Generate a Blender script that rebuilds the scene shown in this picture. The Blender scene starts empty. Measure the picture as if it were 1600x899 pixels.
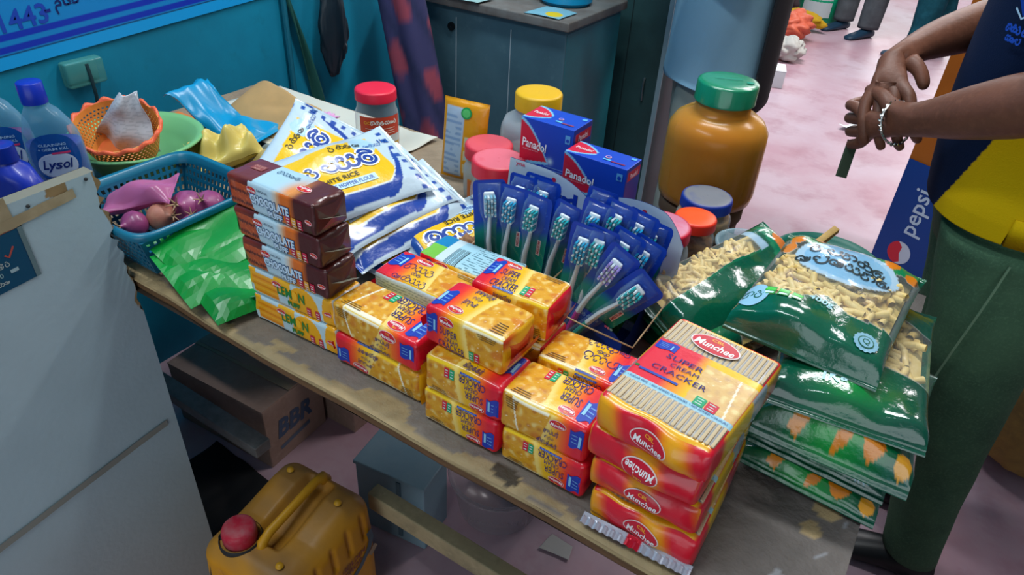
import bpy, math, random
import numpy as np
from mathutils import Matrix, Vector

# ------------------------------------------------------------------ camera
SC = bpy.context.scene
COL = SC.collection
YAW, PITCH, ROLL, FPX, CAM_H = math.radians(31), math.radians(34.70), math.atan(100/1600), 1110.0, 1.38
TZ = 0.76                                     # height of the table top
def _rz(v):
    c, s = math.cos(YAW), math.sin(YAW)
    return Vector((c*v[0]-s*v[1], s*v[0]+c*v[1], v[2]))
_f = _rz((0, math.cos(PITCH), -math.sin(PITCH)))
_r0, _u0 = _rz((1, 0, 0)), _rz((0, math.sin(PITCH), math.cos(PITCH)))
_R = math.cos(ROLL)*_r0 + math.sin(ROLL)*_u0
_U = -math.sin(ROLL)*_r0 + math.cos(ROLL)*_u0
cd = bpy.data.cameras.new('camera')
cd.sensor_width = 36; cd.lens = FPX/1600*36; cd.clip_start = 0.02
cam = bpy.data.objects.new('camera', cd); COL.objects.link(cam)
m = Matrix.Identity(4)
for i in range(3):
    m[i][0], m[i][1], m[i][2] = _R[i], _U[i], -_f[i]
m[2][3] = CAM_H
cam.matrix_world = m
SC.camera = cam

# ------------------------------------------------------------------ world, lights, exposure
W = bpy.data.worlds.new('world'); SC.world = W; W.use_nodes = True
W.node_tree.nodes['Background'].inputs[0].default_value = (0.62, 0.80, 1.0, 1)
W.node_tree.nodes['Background'].inputs[1].default_value = 0.22
def area(name, loc, target, sx, sy, power, color):
    l = bpy.data.lights.new(name, 'AREA'); l.shape = 'RECTANGLE'; l.size = sx; l.size_y = sy
    l.energy = power; l.color = color
    o = bpy.data.objects.new(name, l); COL.objects.link(o)
    o.location = loc
    o.rotation_euler = (Vector(target)-Vector(loc)).to_track_quat('-Z', 'Y').to_euler()
    return o
area('ceiling_tube_light', (-0.55, 1.35, 2.72), (-0.55, 1.35, 0), 1.25, 0.16, 30, (0.93, 0.98, 1.0))
area('ceiling_tube_light', (-1.0, 0.0, 2.72), (-0.9, 0.2, 0), 1.25, 0.16, 18, (0.85, 0.95, 1.0))
area('ceiling_tube_light', (-0.9, 4.6, 2.72), (-0.9, 4.6, 0), 1.6, 0.3, 70, (1.0, 0.95, 0.95))
area('added_front_fill', (.9, -2.7, 1.15), (-.7, .8, .4), 3.4, 2.0, 36, (.86, .95, 1.0))  # unseen fill light added to brighten front faces and the floor under the table
area('ceiling_tube_light', (0.5, 2.9, 2.72), (0.5, 2.9, 0), 1.25, 0.16, 34, (1.0, .96, .97))  # extra lamp added to brighten the floor behind and under the table
area('doorway_daylight', (-0.6, 8.6, 1.6), (-0.6, 4.5, 0.2), 3.0, 2.2, 70, (1.0, 0.96, 0.95))
SC.view_settings.view_transform = 'Standard'
SC.view_settings.look = 'None'
SC.view_settings.exposure = 0.24
SC.view_settings.gamma = 1.0
SC.view_settings.use_curve_mapping = False
SC.cycles.max_bounces = 8
SC.cycles.transparent_max_bounces = 12
SC.cycles.caustics_reflective = False
SC.cycles.caustics_refractive = False

# ------------------------------------------------------------------ colours and materials
def lin1(c):
    return c/12.92 if c <= 0.04045 else ((c+0.055)/1.055)**2.4
def hx(h):
    h = h.lstrip('#')
    return tuple(lin1(int(h[i:i+2], 16)/255) for i in (0, 2, 4))
def c4(h, a=1.0):
    return np.array(list(hx(h))+[a])
_M = {}
def mat(name, color='#808080', rough=0.5, vcol=False, spec=0.4, metal=0.0, coat=0.0, noise=None, bump=None, alpha=False, trans=0.0, sss=0.0, sheen=0.0):
    """procedural principled material.  noise=(scale, colour2, lo, hi); bump=(scale, strength, distance)"""
    if name in _M: return _M[name]
    M = bpy.data.materials.new(name); M.use_nodes = True
    nt = M.node_tree; N, L = nt.nodes, nt.links
    b = N['Principled BSDF']
    b.inputs['Roughness'].default_value = rough
    b.inputs['Specular IOR Level'].default_value = spec
    b.inputs['Metallic'].default_value = metal
    b.inputs['Coat Weight'].default_value = coat
    b.inputs['Coat Roughness'].default_value = 0.12
    b.inputs['Transmission Weight'].default_value = trans
    if sheen: b.inputs['Sheen Weight'].default_value = sheen
    tc = N.new('ShaderNodeTexCoord')
    src = None
    if vcol:
        at = N.new('ShaderNodeAttribute'); at.attribute_name = 'Col'; src = at.outputs['Color']
        if alpha: L.new(at.outputs['Alpha'], b.inputs['Alpha'])
    else:
        b.inputs['Base Color'].default_value = (*hx(color), 1)
    if noise:
        for k, (sc, c2, lo, hi) in enumerate(noise if isinstance(noise, list) else [noise]):
            nz = N.new('ShaderNodeTexNoise'); nz.inputs['Scale'].default_value = sc; nz.inputs['Detail'].default_value = 6
            nz.inputs['Roughness'].default_value = 0.62
            L.new(tc.outputs['Object'], nz.inputs['Vector'])
            mr = N.new('ShaderNodeMapRange'); mr.inputs[1].default_value = lo; mr.inputs[2].default_value = hi
            L.new(nz.outputs['Fac'], mr.inputs[0])
            mx = N.new('ShaderNodeMix'); mx.data_type = 'RGBA'
            L.new(mr.outputs[0], mx.inputs[0])
            if src is not None: L.new(src, mx.inputs[6])
            else: mx.inputs[6].default_value = (*hx(color), 1)
            mx.inputs[7].default_value = (*hx(c2), 1)
            src = mx.outputs[2]
    if src is not None: L.new(src, b.inputs['Base Color'])
    if bump:
        sc, st, ds = bump
        nb = N.new('ShaderNodeTexNoise'); nb.inputs['Scale'].default_value = sc; nb.inputs['Detail'].default_value = 5
        L.new(tc.outputs['Object'], nb.inputs['Vector'])
        bp = N.new('ShaderNodeBump'); bp.inputs['Strength'].default_value = st; bp.inputs['Distance'].default_value = ds
        L.new(nb.outputs['Fac'], bp.inputs['Height']); L.new(bp.outputs['Normal'], b.inputs['Normal'])
    _M[name] = M
    return M
def clear_mat(name, tint='#ffffff', opacity=0.12, rough=0.12, haze='#c8d4d8'):
    """thin clear plastic: mostly see-through, a little haze, fresnel gloss"""
    if name in _M: return _M[name]
    M = bpy.data.materials.new(name); M.use_nodes = True
    nt = M.node_tree; N, L = nt.nodes, nt.links
    out = N['Material Output']; b = N['Principled BSDF']
    b.inputs['Base Color'].default_value = (*hx(haze), 1); b.inputs['Roughness'].default_value = rough
    tr = N.new('ShaderNodeBsdfTransparent'); tr.inputs[0].default_value = (*hx(tint), 1)
    lw = N.new('ShaderNodeLayerWeight'); lw.inputs[0].default_value = 0.25
    mr = N.new('ShaderNodeMapRange'); mr.inputs[3].default_value = opacity; mr.inputs[4].default_value = min(1, opacity+0.55)
    L.new(lw.outputs['Facing'], mr.inputs[0])
    mx = N.new('ShaderNodeMixShader')
    L.new(mr.outputs[0], mx.inputs[0]); L.new(tr.outputs[0], mx.inputs[1]); L.new(b.outputs[0], mx.inputs[2])
    L.new(mx.outputs[0], out.inputs['Surface'])
    _M[name] = M
    return M
def film_mat(name, rough=0.14, bump=None):
    """printed film: colour and opacity from the Col attribute"""
    if name in _M: return _M[name]
    M = mat(name, rough=rough, vcol=True, alpha=True, spec=0.5, coat=0.5, bump=bump)
    return M
PACK = mat('printed_wrapper', vcol=True, rough=0.30, coat=0.35, bump=(60, 0.25, 0.004))
PRINT = mat('print_ink', vcol=True, rough=0.34, coat=0.25)
CARD = mat('printed_card', vcol=True, rough=0.42, spec=0.35)
MATTE = mat('matte_colours', vcol=True, rough=0.75, spec=0.25)
PLAST = mat('coloured_plastic', vcol=True, rough=0.33, spec=0.45)
FILM = film_mat('printed_film', bump=(45, 0.35, 0.006))
CLOTH = mat('cloth_colours', vcol=True, rough=0.9, spec=0.1, bump=(420, 0.25, 0.002))
SKIN = mat('skin', '#6e4433', rough=0.5, spec=0.35, noise=[(14, '#573526', 0.35, 0.75), (90, '#7d503c', 0.5, 0.9)], bump=(160, 0.25, 0.002))

# ------------------------------------------------------------------ geometry builder
RNG = np.random.default_rng(7)
def wob(P, seed, freq, amp, n=7):
    """smooth random scalar field on points (N,2 or 3)"""
    r = np.random.default_rng(abs(int(seed))); P = np.asarray(P, float); out = np.zeros(len(P))
    for _ in range(n):
        d = r.normal(size=P.shape[1]); d *= freq*r.uniform(.6, 1.6)/np.linalg.norm(d)
        out += np.sin(P@d + r.uniform(0, 6.28))
    return out*amp/math.sqrt(n)
class G:
    def __init__(s):
        s.v, s.f, s.c, s.n = [], [], [], 0
    def add(s, v, f, col='#808080'):
        v = np.asarray(v, float).reshape(-1, 3)
        if isinstance(col, str): col = c4(col)
        col = np.asarray(col, float)
        if col.ndim == 1:
            if len(col) == 3: col = np.append(col, 1.0)
            col = np.tile(col, (len(v), 1))
        s.v.append(v); s.c.append(col)
        n = s.n
        s.f += [tuple(i+n for i in q) for q in f]
        s.n += len(v)
        return s
    def xf(s, M):
        """transform everything so far by a 4x4"""
        M = np.array(M); V = np.concatenate(s.v); s.v = [V@M[:3, :3].T + M[:3, 3]]; s.c = [np.concatenate(s.c)]
        return s
    def map(s, fn):
        s.v = [fn(np.concatenate(s.v))]; s.c = [np.concatenate(s.c)]; return s
    def join(s, o):
        if o.n: s.add(np.concatenate(o.v), o.f, np.concatenate(o.c))
        return s
    def mesh(s, name, material, smooth=True):
        me = bpy.data.meshes.new(name)
        V = np.concatenate(s.v); C = np.concatenate(s.c)
        me.from_pydata(V.tolist(), [], s.f)
        a = me.color_attributes.new('Col', 'FLOAT_COLOR', 'POINT')
        a.data.foreach_set('color', C.astype(np.float32).ravel())
        if material: me.materials.append(material)
        if smooth is True: me.shade_smooth()
        elif smooth:
            me.shade_smooth()
            try: me.set_sharp_from_angle(angle=math.radians(smooth))
            except Exception: pass
        me.update()
        return me
    def clusters(s):
        """split into far-apart groups of loose shapes"""
        V = np.concatenate(s.v); C = np.concatenate(s.c); par = list(range(len(V)))
        def find(a):
            while par[a] != a: par[a] = par[par[a]]; a = par[a]
            return a
        for f in s.f:
            r0 = find(f[0])
            for i in f[1:]: par[find(i)] = r0
        root = np.array([find(i) for i in range(len(V))]); _, isl = np.unique(root, return_inverse=True); k = isl.max()+1
        lo = np.full((k, 3), np.inf); hi = np.full((k, 3), -np.inf); np.minimum.at(lo, isl, V); np.maximum.at(hi, isl, V)
        size = (hi-lo).max(1); gap = np.maximum(0, np.maximum(lo[:, None]-hi[None], lo[None]-hi[:, None]))
        near = np.sqrt((gap**2).sum(2)) <= np.maximum(.019, .49*np.maximum(size[:, None], size[None]))
        lab = np.arange(k)
        while True:
            new = np.array([lab[near[i]].min() for i in range(k)])
            if (new == lab).all(): break
            lab = new
        out = []
        for c in np.unique(lab):
            vs = np.nonzero(lab[isl] == c)[0]; mp = np.full(len(V), -1); mp[vs] = np.arange(len(vs))
            g = G(); g.add(V[vs], [tuple(mp[i] for i in f) for f in s.f if mp[f[0]] >= 0], C[vs]); out.append(g)
        return out
    def build(s, name, material, parent=None, loc=None, rz=0.0, smooth=40, **tags):
        if name == 'printed_label' and s.n < 60000:
            gs = s.clusters()
            if len(gs) > 1:
                for g in gs[1:]: g._one(name, material, parent, loc, rz, smooth, **tags)
                return gs[0]._one(name, material, parent, loc, rz, smooth, **tags)
        return s._one(name, material, parent, loc, rz, smooth, **tags)
    def _one(s, name, material, parent=None, loc=None, rz=0.0, smooth=40, **tags):
        o = bpy.data.objects.new(name, s.mesh(name, material, smooth)); COL.objects.link(o)
        if parent: o.parent = parent
        if loc is not None: o.location = loc
        if rz: o.rotation_euler = (0, 0, rz)
        tag(o, **tags)
        return o
def tag(o, label=None, cat=None, group=None, kind=None):
    if label: o['label'] = label
    if cat: o['category'] = cat
    if group: o['group'] = group
    if kind: o['kind'] = kind
    return o
def thing(name, label, cat, loc=(0, 0, 0), rz=0.0, group=None, rot=None):
    o = bpy.data.objects.new(name, None); COL.objects.link(o)
    o.empty_display_size = 0.03
    o.location = loc; o.rotation_euler = rot if rot else (0, 0, rz)
    return tag(o, label, cat, group)
def dup(root, loc, rz=None, label=None, group=None, rot=None):
    def cp(o, par):
        c = o.copy(); COL.objects.link(c); c.parent = par
        for ch in o.children: cp(ch, c)
        return c
    kids = list(root.children)
    r = root.copy(); COL.objects.link(r); r.location = loc
    if rz is not None: r.rotation_euler = (0, 0, rz)
    if rot is not None: r.rotation_euler = rot
    if label: r['label'] = label
    if group: r['group'] = group
    for ch in kids: cp(ch, r)
    return r
def T4(loc=(0, 0, 0), rz=0, rx=0, ry=0, sc=1):
    return np.array(Matrix.Translation(loc) @ Matrix.Rotation(rz, 4, 'Z') @ Matrix.Rotation(ry, 4, 'Y') @ Matrix.Rotation(rx, 4, 'X') @ Matrix.Scale(sc, 4))
# ---- primitive shapes
def box(x0, x1, y0, y1, z0, z1, col='#808080', bev=0.0):
    g = G()
    if bev <= 0:
        v = [(x, y, z) for z in (z0, z1) for y in (y0, y1) for x in (x0, x1)]
        f = [(0, 2, 3, 1), (4, 5, 7, 6), (0, 1, 5, 4), (2, 6, 7, 3), (0, 4, 6, 2), (1, 3, 7, 5)]
        return g.add(v, f, col)
    return rbox(x1-x0, y1-y0, z1-z0, bev, 4, col=col).xf(T4(((x0+x1)/2, (y0+y1)/2, z0)))
def grid_faces(nu, nv, off=0, flip=False):
    f = []
    for j in range(nv-1):
        for i in range(nu-1):
            a = off+j*nu+i
            q = (a, a+1, a+nu+1, a+nu)
            f.append(q[::-1] if flip else q)
    return f
def sheet(nu, nv, fn, col='#808080', closed=False, flip=False):
    """fn(S,T) -> (N,3), S,T in 0..1 ; col colour or fn(S,T)->(N,4)"""
    s = np.linspace(0, 1, nu); t = np.linspace(0, 1, nv)
    S, Tt = [a.ravel() for a in np.meshgrid(s, t)]
    c = col(S, Tt) if callable(col) else col
    g = G(); return g.add(fn(S, Tt), grid_faces(nu, nv, 0, flip), c)
RFACES = ('front', 'back', 'top', 'bottom', 'left', 'right')
def rb_pos(face, a, b, L, D, T, r, bulge=(0, 0, 0), off=0.0):
    """rounded box surface; a,b in -1..1 in the reading frame of that face (a to the right, b up)"""
    a = np.asarray(a, float); b = np.asarray(b, float); o = np.ones_like(a)
    q = {'front': (a, -o, b), 'back': (-a, o, b), 'top': (a, b, o), 'bottom': (a, -b, -o), 'left': (-o, -a, b), 'right': (o, a, b)}[face]
    h = np.array([L/2, D/2, T/2])
    p = np.stack(q, -1)*h
    inn = np.clip(p, -(h-r), h-r)
    d = p-inn
    ln = np.linalg.norm(d, axis=-1, keepdims=True); ln[ln == 0] = 1
    n = d/ln
    u = p/h
    ax = {'front': 1, 'back': 1, 'top': 2, 'bottom': 2, 'left': 0, 'right': 0}[face]
    w = (1-np.clip(np.abs(a), 0, 1)**2)*(1-np.clip(np.abs(b), 0, 1)**2)
    pos = inn + n*(r+off)
    pos[:, ax] += np.sign(u[:, ax])*w*bulge[ax]
    pos[:, 2] += T/2
    return pos
def rbox(L, D, T, r, res, col='#808080', bulge=(0, 0, 0), wrinkle=None, paints=None, faces=RFACES, step=None):
    """rounded box centred in x,y with base at z=0.  paints: {face: fn(xm, ym, w, h)->(N,4)} in metres from lower left"""
    g = G()
    for fc in faces:
        w, h = {'front': (L, T), 'back': (L, T), 'top': (L, D), 'bottom': (L, D), 'left': (D, T), 'right': (D, T)}[fc]
        pt = paints.get(fc) if paints else None
        def axis(w):
            st = step if (step and pt) else w
            k = max(2, int(w/st)+1)
            e = np.linspace(0, r, res) if r > 0 else np.array([0.0])
            mid = np.linspace(r, w-r, k) if w > 2*r else np.array([w/2])
            return np.unique(np.round(np.concatenate([e, mid, w-e]), 6))
        xa, ya = axis(w), axis(h)
        X, Y = [q.ravel() for q in np.meshgrid(xa, ya)]
        P = rb_pos(fc, X/w*2-1, Y/h*2-1, L, D, T, r, bulge)
        if wrinkle: P = wrinkle(P)
        c = pt(X, Y, w, h) if pt else col
        g.add(P, grid_faces(len(xa), len(ya)), c)
    return g
def lathe(prof, n=40, col='#808080', cols=None, cap=False, ripple=None):
    """prof [(r,z)...] about z.  cols: one colour per ring"""
    prof = np.array(prof, float); k = len(prof)
    a = np.linspace(0, 2*math.pi, n, endpoint=False)
    V = np.zeros((k, n, 3))
    rr = prof[:, 0][:, None]*np.ones(n)
    if ripple is not None: rr = rr*ripple(np.arange(k)[:, None], a[None, :])
    V[..., 0] = rr*np.cos(a); V[..., 1] = rr*np.sin(a); V[..., 2] = prof[:, 1][:, None]
    f = [(j*n+i, j*n+(i+1) % n, (j+1)*n+(i+1) % n, (j+1)*n+i) for j in range(k-1) for i in range(n)]
    if cap:
        f.append(tuple(range(n))[::-1]); f.append(tuple((k-1)*n+i for i in range(n)))
    c = col
    if cols is not None:
        c = np.repeat(np.array([c4(q) if isinstance(q, str) else q for q in cols]), n, axis=0)
    return G().add(V.reshape(-1, 3), f, c)
def tube(path, r, n=8, col='#808080', cap=True, flat=1.0):
    P = np.asarray(path, float); k = len(P)
    r = np.full(k, r) if np.isscalar(r) else np.asarray(r, float)
    t = np.gradient(P, axis=0); t /= np.linalg.norm(t, axis=1, keepdims=True)+1e-12
    up = np.array([0, 0, 1.0]) if abs(t[0, 2]) < .9 else np.array([1.0, 0, 0])
    V = []
    a = np.linspace(0, 2*math.pi, n, endpoint=False)
    x = np.cross(t[0], up); x /= np.linalg.norm(x)
    for i in range(k):
        x = x - t[i]*(x@t[i]); x /= np.linalg.norm(x)+1e-12
        y = np.cross(t[i], x)
        V.append(P[i] + r[i]*(np.cos(a)[:, None]*x + flat*np.sin(a)[:, None]*y))
    f = [(j*n+i, j*n+(i+1) % n, (j+1)*n+(i+1) % n, (j+1)*n+i) for j in range(k-1) for i in range(n)]
    if cap: f += [tuple(range(n))[::-1], tuple((k-1)*n+i for i in range(n))]
    return G().add(np.concatenate(V), f, col)
def loft(rings, col='#808080', cap=True, cols=None):
    """rings: list of (n,3) arrays"""
    n = len(rings[0]); k = len(rings)
    f = [(j*n+i, j*n+(i+1) % n, (j+1)*n+(i+1) % n, (j+1)*n+i) for j in range(k-1) for i in range(n)]
    if cap: f += [tuple(range(n))[::-1], tuple((k-1)*n+i for i in range(n))]
    c = np.concatenate(cols) if cols is not None else col
    return G().add(np.concatenate(rings), f, c)
def ering(c, rx, ry, n=24, p=2.0, ang=0.0):
    a = np.linspace(0, 2*math.pi, n, endpoint=False)
    x = rx*np.sign(np.cos(a))*np.abs(np.cos(a))**(2/p); y = ry*np.sign(np.sin(a))*np.abs(np.sin(a))**(2/p)
    ca, sa = math.cos(ang), math.sin(ang)
    return np.stack([c[0]+x*ca-y*sa, c[1]+x*sa+y*ca, np.full(n, c[2])], -1)
def prism(poly, z0, z1, col='#808080'):
    n = len(poly)
    v = [(x, y, z0) for x, y in poly]+[(x, y, z1) for x, y in poly]
    f = [tuple(range(n))[::-1], tuple(range(n, 2*n))]+[(i, (i+1) % n, n+(i+1) % n, n+i) for i in range(n)]
    return G().add(v, f, col)
# ---- lettering: flat 2D shapes (x right, y up), later mapped onto a surface
_TX = {}
def text2d(s, bold=0.0, shear=0.0, space=1.0):
    key = (s, bold, shear, space)
    if key in _TX: return _TX[key]
    cu = bpy.data.curves.new('lettering', 'FONT'); cu.body = s; cu.size = 1.0; cu.offset = bold; cu.shear = shear
    cu.space_character = space; cu.resolution_u = 2; cu.fill_mode = 'FRONT'
    ob = bpy.data.objects.new('lettering', cu)
    me = bpy.data.meshes.new_from_object(ob)
    v = np.array([p.co[:2] for p in me.vertices]).reshape(-1, 2); f = [tuple(p.vertices) for p in me.polygons]
    bpy.data.objects.remove(ob); bpy.data.meshes.remove(me); bpy.data.curves.remove(cu)
    if len(v):
        lo, hi = v.min(0), v.max(0)
        v = v-(lo+hi)/2
    _TX[key] = (v, f)
    return _TX[key]
class D2:
    """2D decal layers; every shape has vertices in metres, a colour and a layer"""
    def __init__(s): s.v, s.f, s.c, s.l, s.n = [], [], [], [], 0
    def add(s, v, f, col, layer):
        v = np.asarray(v, float)
        if len(v) == 0: return s
        s.v.append(v); s.c.append(np.tile(c4(col) if isinstance(col, str) else col, (len(v), 1))); s.l.append(np.full(len(v), float(layer)))
        s.f += [tuple(i+s.n for i in q) for q in f]; s.n += len(v); return s
    def xf(v, cx, cy, ang=0, sx=1, sy=1):
        v = np.asarray(v, float)*np.array([sx, sy]); c, q = math.cos(ang), math.sin(ang)
        return np.stack([cx+v[:, 0]*c-v[:, 1]*q, cy+v[:, 0]*q+v[:, 1]*c], -1)
    def text(s, t, cx, cy, w=None, h=None, col='#ffffff', ang=0, layer=3, bold=0.0, shear=0.0, fit=True):
        v, f = text2d(t, bold, shear)
        if len(v) == 0: return s
        ext = v.max(0)-v.min(0)
        if w and h: sx, sy = w/ext[0], h/ext[1]
        elif h: sx = sy = h/ext[1]
        else: sx = sy = w/ext[0]
        return s.add(D2.xf(v, cx, cy, ang, sx, sy), f, col, layer)
    def ell(s, cx, cy, rx, ry, col, layer=1, n=28, ang=0):
        a = np.linspace(0, 2*math.pi, n, endpoint=False)
        u = np.stack([np.cos(a), np.sin(a)], -1)
        v = np.concatenate([[(0, 0)], u*.35, u*.7, u])
        f = [(0, 1+i, 1+(i+1) % n) for i in range(n)]
        for q in (0, n): f += [(1+q+i, 1+q+n+i, 1+q+n+(i+1) % n, 1+q+(i+1) % n) for i in range(n)]
        return s.add(D2.xf(v, cx, cy, ang, rx, ry), f, col, layer)
    def rect(s, cx, cy, w, h, col, layer=1, ang=0, k=1):
        k = max(k, int(w/.006)); m = max(1, int(h/.006))
        xs, ys = np.linspace(-.5, .5, k+1), np.linspace(-.5, .5, m+1)
        v = [(x, y) for y in ys for x in xs]
        return s.add(D2.xf(v, cx, cy, ang, w, h), [(j*(k+1)+i, j*(k+1)+i+1, (j+1)*(k+1)+i+1, (j+1)*(k+1)+i) for j in range(m) for i in range(k)], col, layer)
    def poly(s, pts, col, layer=1):
        """convex-ish polygon fan about its centroid"""
        p = np.array(pts, float); c = p.mean(0); n = len(p)
        return s.add(np.concatenate([[c], p]), [(0, 1+i, 1+(i+1) % n) for i in range(n)], col, layer)
    def line(s, pts, w, col, layer=1):
        P = np.asarray(pts, float)
        if len(P) < 2: return s
        t = np.gradient(P, axis=0); t /= np.linalg.norm(t, axis=1, keepdims=True)+1e-12
        nn = np.stack([-t[:, 1], t[:, 0]], -1)*w/2
        v = np.concatenate([P+nn, P-nn]); k = len(P)
        return s.add(v, [(i, k+i, k+i+1, i+1) for i in range(k-1)], col, layer)
    def put(s, g, fn, off=0.00025):
        """fn(X, Y, offset)->(N,3)"""
        if s.n == 0: return g
        V = np.concatenate(s.v); L = np.concatenate(s.l); C = np.concatenate(s.c)
        return g.add(fn(V[:, 0], V[:, 1], L*off), s.f, C)
    def rot180(s, w, h):
        s.v = [np.array([w, h])-q for q in s.v]; return s
def arc(cx, cy, r, a0, a1, n=12, ry=None):
    a = np.radians(np.linspace(a0, a1, n)); return np.stack([cx+r*np.cos(a), cy+(ry or r)*np.sin(a)], -1)
# a few round letters of the local script drawn as strokes, unit height
GLY = {
 'pa': [arc(.28, .40, .26, 150, 385, 14), arc(.78, .40, .26, 155, 395, 14), arc(.28, .74, .13, -60, 220, 10), arc(.80, .74, .12, -60, 220, 10)],
 'ta': [arc(.42, .45, .40, 60, 380, 20), arc(.42, .42, .18, -90, 200, 12)],
 'ti': [arc(.42, .42, .38, 60, 380, 20), arc(.42, .40, .17, -90, 200, 12), arc(.45, .78, .30, 10, 170, 12, .26), arc(.75, .83, .08, -180, 160, 8)],
 'ra': [arc(.36, .34, .32, 130, 420, 18), arc(.30, .80, .16, -80, 170, 10)],
 'ma': [arc(.30, .42, .27, 30, 340, 16), arc(.78, .42, .28, 200, -120, 16), arc(.50, .86, .16, -40, 190, 10)],
 'ya': [arc(.25, .55, .20, 0, 300, 14), arc(.62, .42, .40, 180, 385, 16), arc(.92, .78, .10, -100, 200, 8)],
 'sa': [arc(.30, .30, .26, 100, 400, 14), arc(.62, .55, .36, -60, 150, 14), arc(.25, .72, .12, -60, 220, 10)],
 'la': [arc(.30, .42, .27, 20, 330, 16), arc(.66, .42, .30, 180, 400, 14), arc(.70, .42, .12, 0, 360, 10)],
}
def script(d, word, cx, cy, h, col, ang=0, layer=3, wt=0.11):
    """word: list of glyph keys laid left to right, centred"""
    W_ = 1.12*len(word); V = []
    for i, k in enumerate(word):
        for st in GLY[k]:
            v = (st+np.array([i*1.12-W_/2+.05, -.5]))*h
            v = D2.xf(v, cx, cy, ang)
            d.line(v, wt*h, col, layer)
    return d
# ================================================================== the room
WALLM = mat('teal_painted_plaster', '#0a7390', rough=0.55, spec=0.3, noise=[(3.5, '#0b86a6', 0.35, 0.75), (18, '#0a6a80', 0.58, 0.85)], bump=(70, 0.12, 0.004))
FLOORM = mat('worn_pink_cement', '#b18894', rough=0.42, spec=0.4, noise=[(1.3, '#c2b2bc', 0.35, 0.70), (5, '#9a6874', 0.50, 0.85), (40, '#bdb0b8', 0.66, 0.85)], bump=(30, 0.08, 0.004))
CEILM = mat('ceiling_paint', '#cfd8da', rough=0.8)
XW = -1.62
box(-6, 4.5, -3, 9.5, -0.1, 0, '#a0606a').build('floor', FLOORM, kind='structure')
box(XW-.15, XW, -3, 9.5, 0, 2.9).build('wall_left', WALLM, kind='structure')
box(XW-.15, 4.65, 9.5, 9.65, 0, 2.9).build('wall_back', mat('back_plaster', '#b9c4c4', rough=.7), kind='structure')
box(4.5, 4.65, -3, 9.5, 0, 2.9).build('wall_right', mat('right_plaster', '#9fb0b4', rough=.7), kind='structure')
box(XW-.15, 4.65, -3, 9.65, 2.9, 3.0).build('ceiling', CEILM, kind='structure')

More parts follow.
